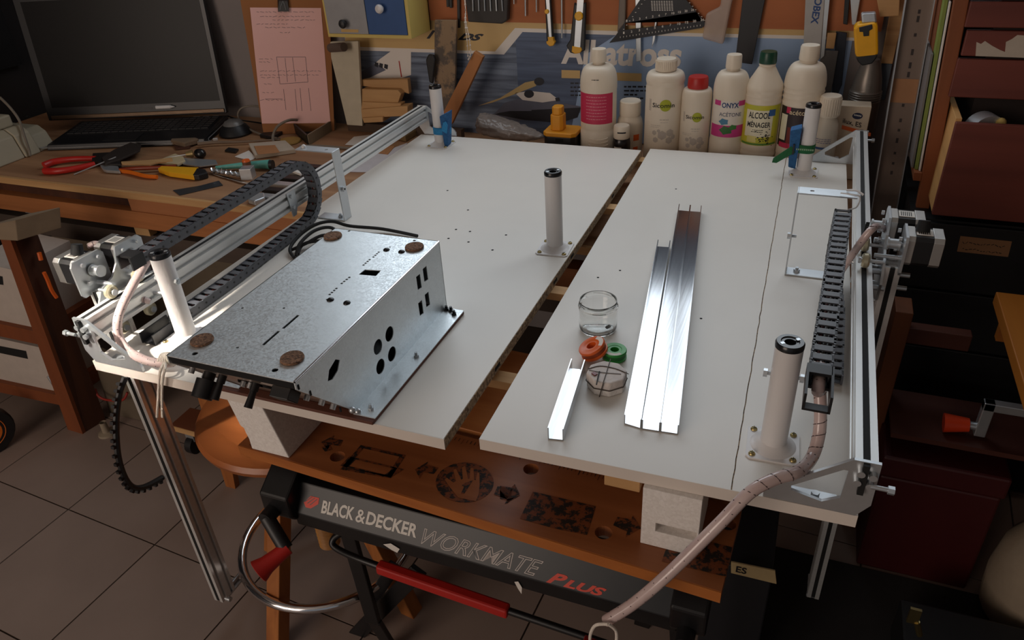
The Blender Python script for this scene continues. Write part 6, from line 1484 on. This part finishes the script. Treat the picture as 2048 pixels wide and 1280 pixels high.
# the open drawer
YO = 1.06; p0_ = ony(1914, 246, YO); zl_, zh_ = ony(1888, 432, YO).z, p0_.z
t = thing('open_drawer', (p0_.x, YO, zl_), 'pulled-out wooden drawer with a reddish front on the right', 'drawer')
x_ = p0_.x
part(MB().box(x_-.002, x_+.5, YO, YO+.014, zl_, zh_), 'drawer_front', REDW, t, bevel=.002)
part(MB().box(x_-.002, x_+.010, YO+.014, 1.45, zl_+.002, zh_+.006), 'drawer_side', mat('light_drawer_wood', (206, 156, 96), .6, 0, 'wood', scale=20, axis=1), t, bevel=.001)
part(MB().box(x_+.010, x_+.5, YO+.014, 1.45, zh_-.07, zh_-.066), 'drawer_bottom', BROWNW, t)
part(MB().box(x_+.49, x_+.5, YO+.014, 1.45, zl_+.002, zh_), 'drawer_side', _mats['light_drawer_wood'], t)
p = Vector((ony(1940, 232, YO+.05).x+.034, YO+.055, zh_-.066+.037)); tr_ = thing('tape_roll', p, 'silver roll of tape standing in the open drawer', 'tape roll')
part(MB().lathe([(.018, -.02), (.036, -.02), (.0365, .02), (.018, .02), (.018, -.02)], (0,0,0), 28, Matrix.Translation(p) @ Matrix.Rotation(PI/2, 4, 'X') @ Matrix.Rotation(.3, 4, 'Y')), 'roll', STEEL, tr_, True)
p = ony(2003, 246, YO+.05); gl = MB(); p.z = zh_-.066
for k in range(5): gl.sph(p+Vector((random.uniform(-.01, .01), random.uniform(-.01, .01), .015+.011*k)), .011, 8, 6)
single(gl, 'yellow_cloth', mat('pale_yellow_rag', (190, 164, 96), .9), p, 'crumpled yellow scrap in the open drawer', 'rag', smooth=True)
# black storage cabinet below with a handwritten tag
YB_ = 1.10; t = thing('black_cabinet', (1.62, YB_, 0), 'black storage cabinet with a handwritten paper tag', 'cabinet')
BLKC = mat('black_cabinet', (15, 16, 19), .55, scale=20, var=.2)
part(MB().box(1.345, 2.0, YB_+.01, YW-.02, .02, .775), 'body', BLKC, t)
for a, b in ((.60, .77), (.44, .595), (.03, .435)): part(MB().box(1.35, 1.995, YB_, YB_+.012, a, b), 'drawer_front', BLKC, t, bevel=.003)
tg = part(wp(MB(), [(1921,472), (2024,483), (2016,514), (1914,503)], YB_-.0006, .0005), 'paper_tag', mat('dim_tag', (150, 110, 76), .85), t)
pm = MB()
for r in range(2):
    x = 1925
    while x < (2005 if r == 0 else 2000):
        l = random.uniform(3, 7); a = ony(x, 485+14*r+(x-1925)*.1+random.uniform(-2, 2), YB_-.0008); b = ony(x+l, 485+14*r+(x-1925)*.1+random.uniform(-3, 3), YB_-.0008); s_2 = Vector((0,0,.0009)); pm.add([a-s_2, b-s_2, b+s_2, a+s_2], [(0,1,2,3)]); x += l+2
part(pm, 'tag_handwriting', BLACK, tg)
# low brown shelf frame between rail and black cabinet
single(MB().box(1.325, 1.36, .86, .93, .0, .66), 'brown_post', mat('brown_post', (112, 62, 30), .6, 0, 'wood', scale=18, axis=2), (1.34, .9, 0), 'short brown wooden post behind the belt rail', 'post', bevel=.002)
single(MB().box(1.36, 1.49, .90, .93, .56, .60), 'brown_rail', mat('brown_rail', (84, 40, 24), .6, 0, 'wood', scale=18, axis=0), (1.6, .91, .56), 'dark brown wooden rail running right from the short post', 'rail', bevel=.002)
# yellow wooden table corner
q = onz(1992, 583, .70); t = thing('yellow_table', (q.x+.3, q.y-.3, 0), 'yellow wooden table reaching in at the right edge', 'table')
YT = mat('yellow_table_wood', (186, 116, 40), .5, 0, 'wood', scale=12, rgb2=(168, 98, 30), axis=1)
part(MB().box(q.x, q.x+.8, q.y-.62, q.y, .70-.028, .70), 'table_top', YT, t, bevel=.002)
part(MB().box(q.x+.02, q.x+.78, q.y-.035, q.y-.015, .60, .672), 'apron', YT, t)
part(MB().box(q.x+.42, q.x+.48, q.y-.12, q.y-.06, 0, .672), 'leg', YT, t, bevel=.002); part(MB().box(q.x+.70, q.x+.76, q.y-.12, q.y-.06, 0, .672), 'leg', YT, t, bevel=.002); part(MB().box(q.x+.70, q.x+.76, q.y-.6, q.y-.54, 0, .672), 'leg', YT, t, bevel=.002)
# dark red box, orange-handled clamp, sack, dark case
p = ony(1775, 905, .72); p2 = ony(1950, 1075, .72)
t = thing('red_toolbox', (p.x+.1, .8, 0), 'big dark red toolbox standing on the floor at the right', 'toolbox')
DR = mat('dark_red_paint', (64, 12, 14), .5); part(MB().box(1.36, 1.60, .74, 1.0, .001, .30), 'body', DR, t, bevel=.006); part(MB().box(1.355, 1.605, .735, 1.005, .302, .36), 'lid', DR, t, bevel=.006)
part(MB().tube([(1.44, .87, .36), (1.44, .87, .385), (1.53, .87, .385), (1.53, .87, .36)], .008, 8, 3), 'handle', BLACKP, t, True)
a = ony(1887, 845, .80); b = ony(1938, 850, .80); t = thing('bar_clamp', (b.x, .80, a.z), 'clamp with an orange cone handle and steel screw in the dark at the right', 'clamp')
part(MB().cyl(a, b, .0215, .015, n=18), 'handle', mat('orange_red_plastic', (214, 64, 24), .4), t, True)
e_ = ony(1962, 800, .80); part(MB().cyl(b, b+Vector((.03,0,0)), .009, n=12), 'screw', STEEL, t, True)
part(MB().box(b.x+.012, b.x+.034, .79, .81, b.z-.02, e_.z), 'arm', STEEL, t, bevel=.002); part(MB().box(b.x+.012, b.x+.11, .79, .81, e_.z-.02, e_.z), 'bar', STEEL, t, bevel=.002)
single(MB().box(1.362, 1.66, .76, .93, a.z-.035, a.z-.0225), 'dark_shelf', mat('dark_red_shelf', (74, 34, 22), .6), (1.4, .8, a.z-.035), 'dark reddish shelf board under the orange clamp', 'shelf')
c = onz(2040, 1185, .0); t = thing('white_sack', c, 'bulging off-white sack standing in the lower right corner', 'sack')
sk = mat('sack_cloth', (150, 134, 114), .9, scale=50, var=.1, bump=.5)
c = Vector((1.735, .70, 0)); ORG[t.name] = c; t.location = c
part(MB().lathe([(.0001, .002), (.10, .002), (.118, .03), (.122, .12), (.112, .20), (.085, .255), (.04, .28), (.03, .31), (.05, .335)], c, 24), 'bag', sk, t, True); part(MB().torus(c+Vector((0,0,.29)), (0,0,1), .038, .006, 20, 6), 'tie', BLACKP, t, True)
q0 = onz(1800, 1265, .10); t = thing('dark_case', (1.42, .50, 0), 'dark case with a brass latch on the floor in the lower right corner', 'case')
part(MB().box(1.43, 1.74, .42, .565, .0085, .118), 'body', mat('dark_case_skin', (20, 19, 20), .5), t, bevel=.006)
q = ony(1828, 1230, .419); part(MB().box(q.x-.010, q.x+.010, .414, .42, q.z-.02, q.z+.02).cyl((q.x+.008, .417, q.z-.015), (q.x+.02, .417, q.z-.05), .006, n=8), 'latch', GOLDS, t)
single(MB().box(1.16, 1.86, -.1, .73, .0018, .008), 'shade_mat', mat('dark_shade_mat', (30, 27, 26), .9, scale=60, var=.2), (1.6, .3, .0018), 'dark mat added to darken the shaded floor in the lower right corner', 'mat', bevel=.002)  # added dark sheet that stands in for deep shade on the floor
# dark box with a paper strip below the table, right of the jaws
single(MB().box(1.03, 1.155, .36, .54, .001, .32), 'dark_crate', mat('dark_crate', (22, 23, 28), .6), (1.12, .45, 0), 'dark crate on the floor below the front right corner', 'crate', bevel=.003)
pq = ony(1465, 1145, .355); t = thing('paper_strip', (1.16, .35, .322), 'cream paper strip with black letters on the dark crate', 'paper strip')
YP = .352; A_ = ony(1462, 1124, YP); B_ = ony(1550, 1142, YP); C_ = ony(1553, 1168, YP); D_ = ony(1462, 1146, YP)
part(MB().hexa([A_, B_, C_, D_], [p+Vector((0,.003,0)) for p in (A_, B_, C_, D_)]), 'strip', mat('cream_strip', (176, 154, 112), .8), t)
A2, B2, C2 = ony(1471, 1144, YP-.001), ony(1492, 1149, YP-.001), ony(1473, 1132, YP-.001); U = B2-A2; V = C2-A2
vs_, fs, w_, h_ = text_geo('ES', .02); part(MB().add([A2+U*(v[0]/w_)+V*(v[1]/h_) for v in vs_], fs), 'strip_lettering', BLACK, t)

# ================================================================ left: leaning shelf frame with white boxes
fb = onz(166, 869, 0); bb_ = onz(212, 840, 0); y0 = fb.y
t = thing('leaning_shelf', fb, 'brown wooden shelf frame with a leaning side below the old workbench', 'shelf')
lo = [onz(136, 860, 0), fb, bb_, bb_+(onz(136,860,0)-fb)]
tp1 = ony(0, 476, y0); tp2 = ony(21, 480, y0); tb = ony(76, 470, bb_.y)
FRO = mat('front_post_wood', (124, 64, 30), .6, 0, 'wood', scale=18, axis=2)
part(MB().hexa([Vector((p.x, p.y, 0)) for p in (lo[0], lo[1])]+[Vector((lo[1].x, lo[1].y+.012, 0)), Vector((lo[0].x, lo[0].y+.012, 0))], [tp1, tp2, tp2+Vector((0,.012,0)), tp1+Vector((0,.012,0))]), 'front_post', FRO, t)
part(MB().hexa([fb+Vector((-.01,.012,0)), fb+Vector((0,.012,0)), bb_, bb_+Vector((-.01,0,0))], [tp2+Vector((-.01,.012,0)), tp2+Vector((0,.012,0)), tb, tb+Vector((-.01,0,0))]), 'side_panel', BROWNW, t)
def shelfrail(a, b, c_, d_, nm): q = [ony(*z, y0+.004) for z in (a, b, c_, d_)]; part(MB().hexa(q, [p+Vector((0,.25,0)) for p in q]), nm, FRO, t)
shelfrail((-60,635), (76,664), (82,690), (-60,660), 'shelf_board'); shelfrail((-60,752), (112,790), (128,812), (-60,772), 'shelf_board')
for k, (pts, slot_, lab) in enumerate((([(-60,520), (25,540), (74,662), (-60,634)], [(-20,548), (5,553), (7,570), (-20,566)], 'white storage box on the upper shelf at the left edge'), ([(-60,664), (80,695), (112,788), (-60,750)], [(-10,690), (52,702), (56,718), (-10,704)], 'white storage box with a dark grip slot on the lower shelf'))):
    q = [ony(*z, y0+.02) for z in pts]; b = thing('storage_box', (q[0]+q[2])/2, lab, 'storage box', 'white boxes in the left shelf')
    b.location.z = min(p.z for p in q); ORG[b.name] = Vector(b.location)
    part(MB().hexa(q, [p+Vector((0,.2,0)) for p in q]), 'box', mat('white_box', (188, 176, 166), .7), b)
    part(MB().hexa([ony(*z, y0+.0195) for z in slot_], [ony(*z, y0+.0205) for z in slot_]), 'grip_slot', DARK, b)
    if k: q_ = ony(97, 752, y0+.016); part(MB().cyl(q_, q_+Vector((.008,0,-.035)), .006, n=10), 'catch', STEEL, b, True)
single(MB().hexa([ony(*z, y0-.01) for z in ((-30,452), (30,440), (35,482), (-30,478))], [p+Vector((.05,.10,0)) for p in [ony(*z, y0-.01) for z in ((-30,452), (30,440), (35,482), (-30,478))]]), 'grey_wood_block', mat('greyed_wood', (140, 122, 100), .8, 0, 'wood', scale=20, axis=0), ony(20, 480, y0), 'squared greyish wood block lying on top of the leaning shelf', 'wood block', bevel=.002)
single(MB().tube([onx(78, 505, tb.x+.015), onx(82, 520, tb.x+.015)], .006, 8, 1), 'orange_peg', ORANGE, onx(80, 510, tb.x), 'small orange peg on the leaning shelf side', 'peg', smooth=True)
fx = lambda px, py: onplane(px, py, fb+Vector((.012,0,0)), (bb_-fb).cross(tp2-fb).normalized())
single(MB().tube([fx(88, 545), fx(95, 560), fx(103, 580), fx(113, 595)], .0055, 8, 4), 'orange_hook', ORANGE, fx(100, 570), 'curved orange hook hanging on the leaning shelf side', 'hook', smooth=True)
# grey cabinet behind, with pale box and red lead
t = thing('grey_cabinet', (-.62, 1.1, 0), 'olive grey metal cabinet standing below the old workbench', 'cabinet')
part(MB().box(-1.45, -.42, .98, 1.40, .04, .50), 'body', mat('olive_grey_metal', (104, 92, 76), .6), t, bevel=.004)
for x in (-1.4, -.50): part(MB().cyl((x, 1.05, 0), (x, 1.05, .04), .02, n=12), 'foot', BLACKP, t, True)
a = ony(213, 700, .62)
t = thing('grey_trestle', onz(250, 850, 0), 'grey trestle leg with a round foot below the front left corner', 'trestle leg')
b0_, b1_ = onz(228, 868, .0), onz(300, 890, .0)
y_ = .62; q = [ony(*z, y_) for z in ((182,700), (262,745), (300,885), (238,870))]; dzm = min(p.z for p in q); q = [p-Vector((0,0,dzm-.001)) if p.z < .2 else p for p in q]
part(MB().hexa(q, [p+Vector((0,.03,0)) for p in q]), 'panel', _mats['olive_grey_metal'], t, bevel=.002)
c = onz(215, 868, 0); part(MB().lathe([(.0001, .001), (.028, .001), (.026, .008), (.012, .012), (.010, .05)], c, 18), 'round_foot', mat('grey_foot', (150, 136, 116), .6), t, True)
single(MB().tube([ony(190, 778, .60), ony(197, 792, .59), ony(215, 800, .59), ony(245, 800, .59), ony(255, 785, .60)], .004, 8, 5), 'red_lead', mat('red_lead', (150, 44, 34), .5), ony(215, 800, .59), 'red cable slung round the grey trestle leg', 'cable', smooth=True)
single(MB().box(-.98, -.72, 1.0, 1.10, .501, .56), 'pale_box', mat('pale_card', (176, 158, 124), .8), (-.85, .93, .5), 'pale cardboard box behind the left motors', 'box', bevel=.002)
# wooden dolly and board behind the stool
c = onz(375, 895, .0); t = thing('wooden_dolly', onz(400, 880, 0), 'low wooden dolly with a castor behind the stool', 'dolly')
q = [onz(*z, .12) for z in ((340,850), (420,872), (470,835), (380,815))]
part(MB().hexa([p-Vector((0,0,.018)) for p in q], q), 'platform', mat('dolly_wood', (108, 58, 34), .6, 0, 'wood', scale=16, axis=0), t, bevel=.001)
part(MB().hexa([q[0]-Vector((0,.002,.02)), q[1]-Vector((0,.002,.02)), q[1]-Vector((0,0,.02)), q[0]-Vector((0,0,.02))], [q[0]-Vector((0,.002,0)), q[1]-Vector((0,.002,0)), q[1], q[0]]), 'edge', PINE, t)
for f_ in (.25, .8):
    p = q[0].lerp(q[1], f_)+Vector((0,.03,0)); p.z = .032; part(MB().cyl(p-Vector((.012,0,0)), p+Vector((.012,0,0)), .032, n=18), 'castor', BLACKP, t, True); part(MB().box(p.x-.016, p.x+.016, p.y-.01, p.y+.01, .05, .103), 'castor_fork', STEEL, t)
for f_ in (.25, .8):
    p = q[3].lerp(q[2], f_)-Vector((0,.03,0)); p.z = .032; part(MB().cyl(p-Vector((.012,0,0)), p+Vector((.012,0,0)), .032, n=18), 'castor', BLACKP, t, True); part(MB().box(p.x-.016, p.x+.016, p.y-.01, p.y+.01, .05, .103), 'castor_fork', STEEL, t)
bp_ = [onz(*z, .14) for z in ((404,836), (430,840))]
y_ = .46; qq = [ony(*z, y_) for z in ((378,742), (430,750), (430,860), (402,832))]; qq[2].z = qq[3].z = .001
single(MB().hexa(qq, [p+Vector((0,.02,0)) for p in qq]), 'orange_board', ORWOODZ, qq[3], 'orange wooden board standing behind the round stool seat', 'board', bevel=.001)
c = onz(-10, 905, 0); t = thing('trolley_wheel', c, 'orange rimmed wheel of a trolley at the left edge', 'wheel')
T = Matrix.Translation(c+Vector((0,0,.085))) @ Matrix.Rotation(PI/2, 4, 'Y') @ Matrix.Rotation(.3, 4, 'X')
part(MB().lathe([(.045, -.02), (.08, -.02), (.085, -.012), (.085, .012), (.08, .02), (.045, .02)], (0,0,0), 28, T), 'tyre', BLACKP, t, True); part(MB().lathe([(.0001, -.018), (.045, -.016), (.055, -.021), (.055, .021), (.045, .016), (.0001, .018)], (0,0,0), 28, T), 'rim', mat('orange_rim', (206, 104, 26), .5), t, True)
# scattered metal under the bench rail
for k, (px, py, l, lab) in enumerate(((60, 424, .05, 'bright bolt hanging under the bench rail at the far left'), (148, 434, .06, 'bright strip under the bench rail beside the dark beam'))):
    p = ony(px, py, YF+.03); single(MB().box(p.x-l/2, p.x+l/2, p.y, p.y+.01, p.z-.006, p.z+.006), 'metal_scrap', STEEL, p, lab, 'metal scrap', 'metal bits under the bench', bevel=.001)
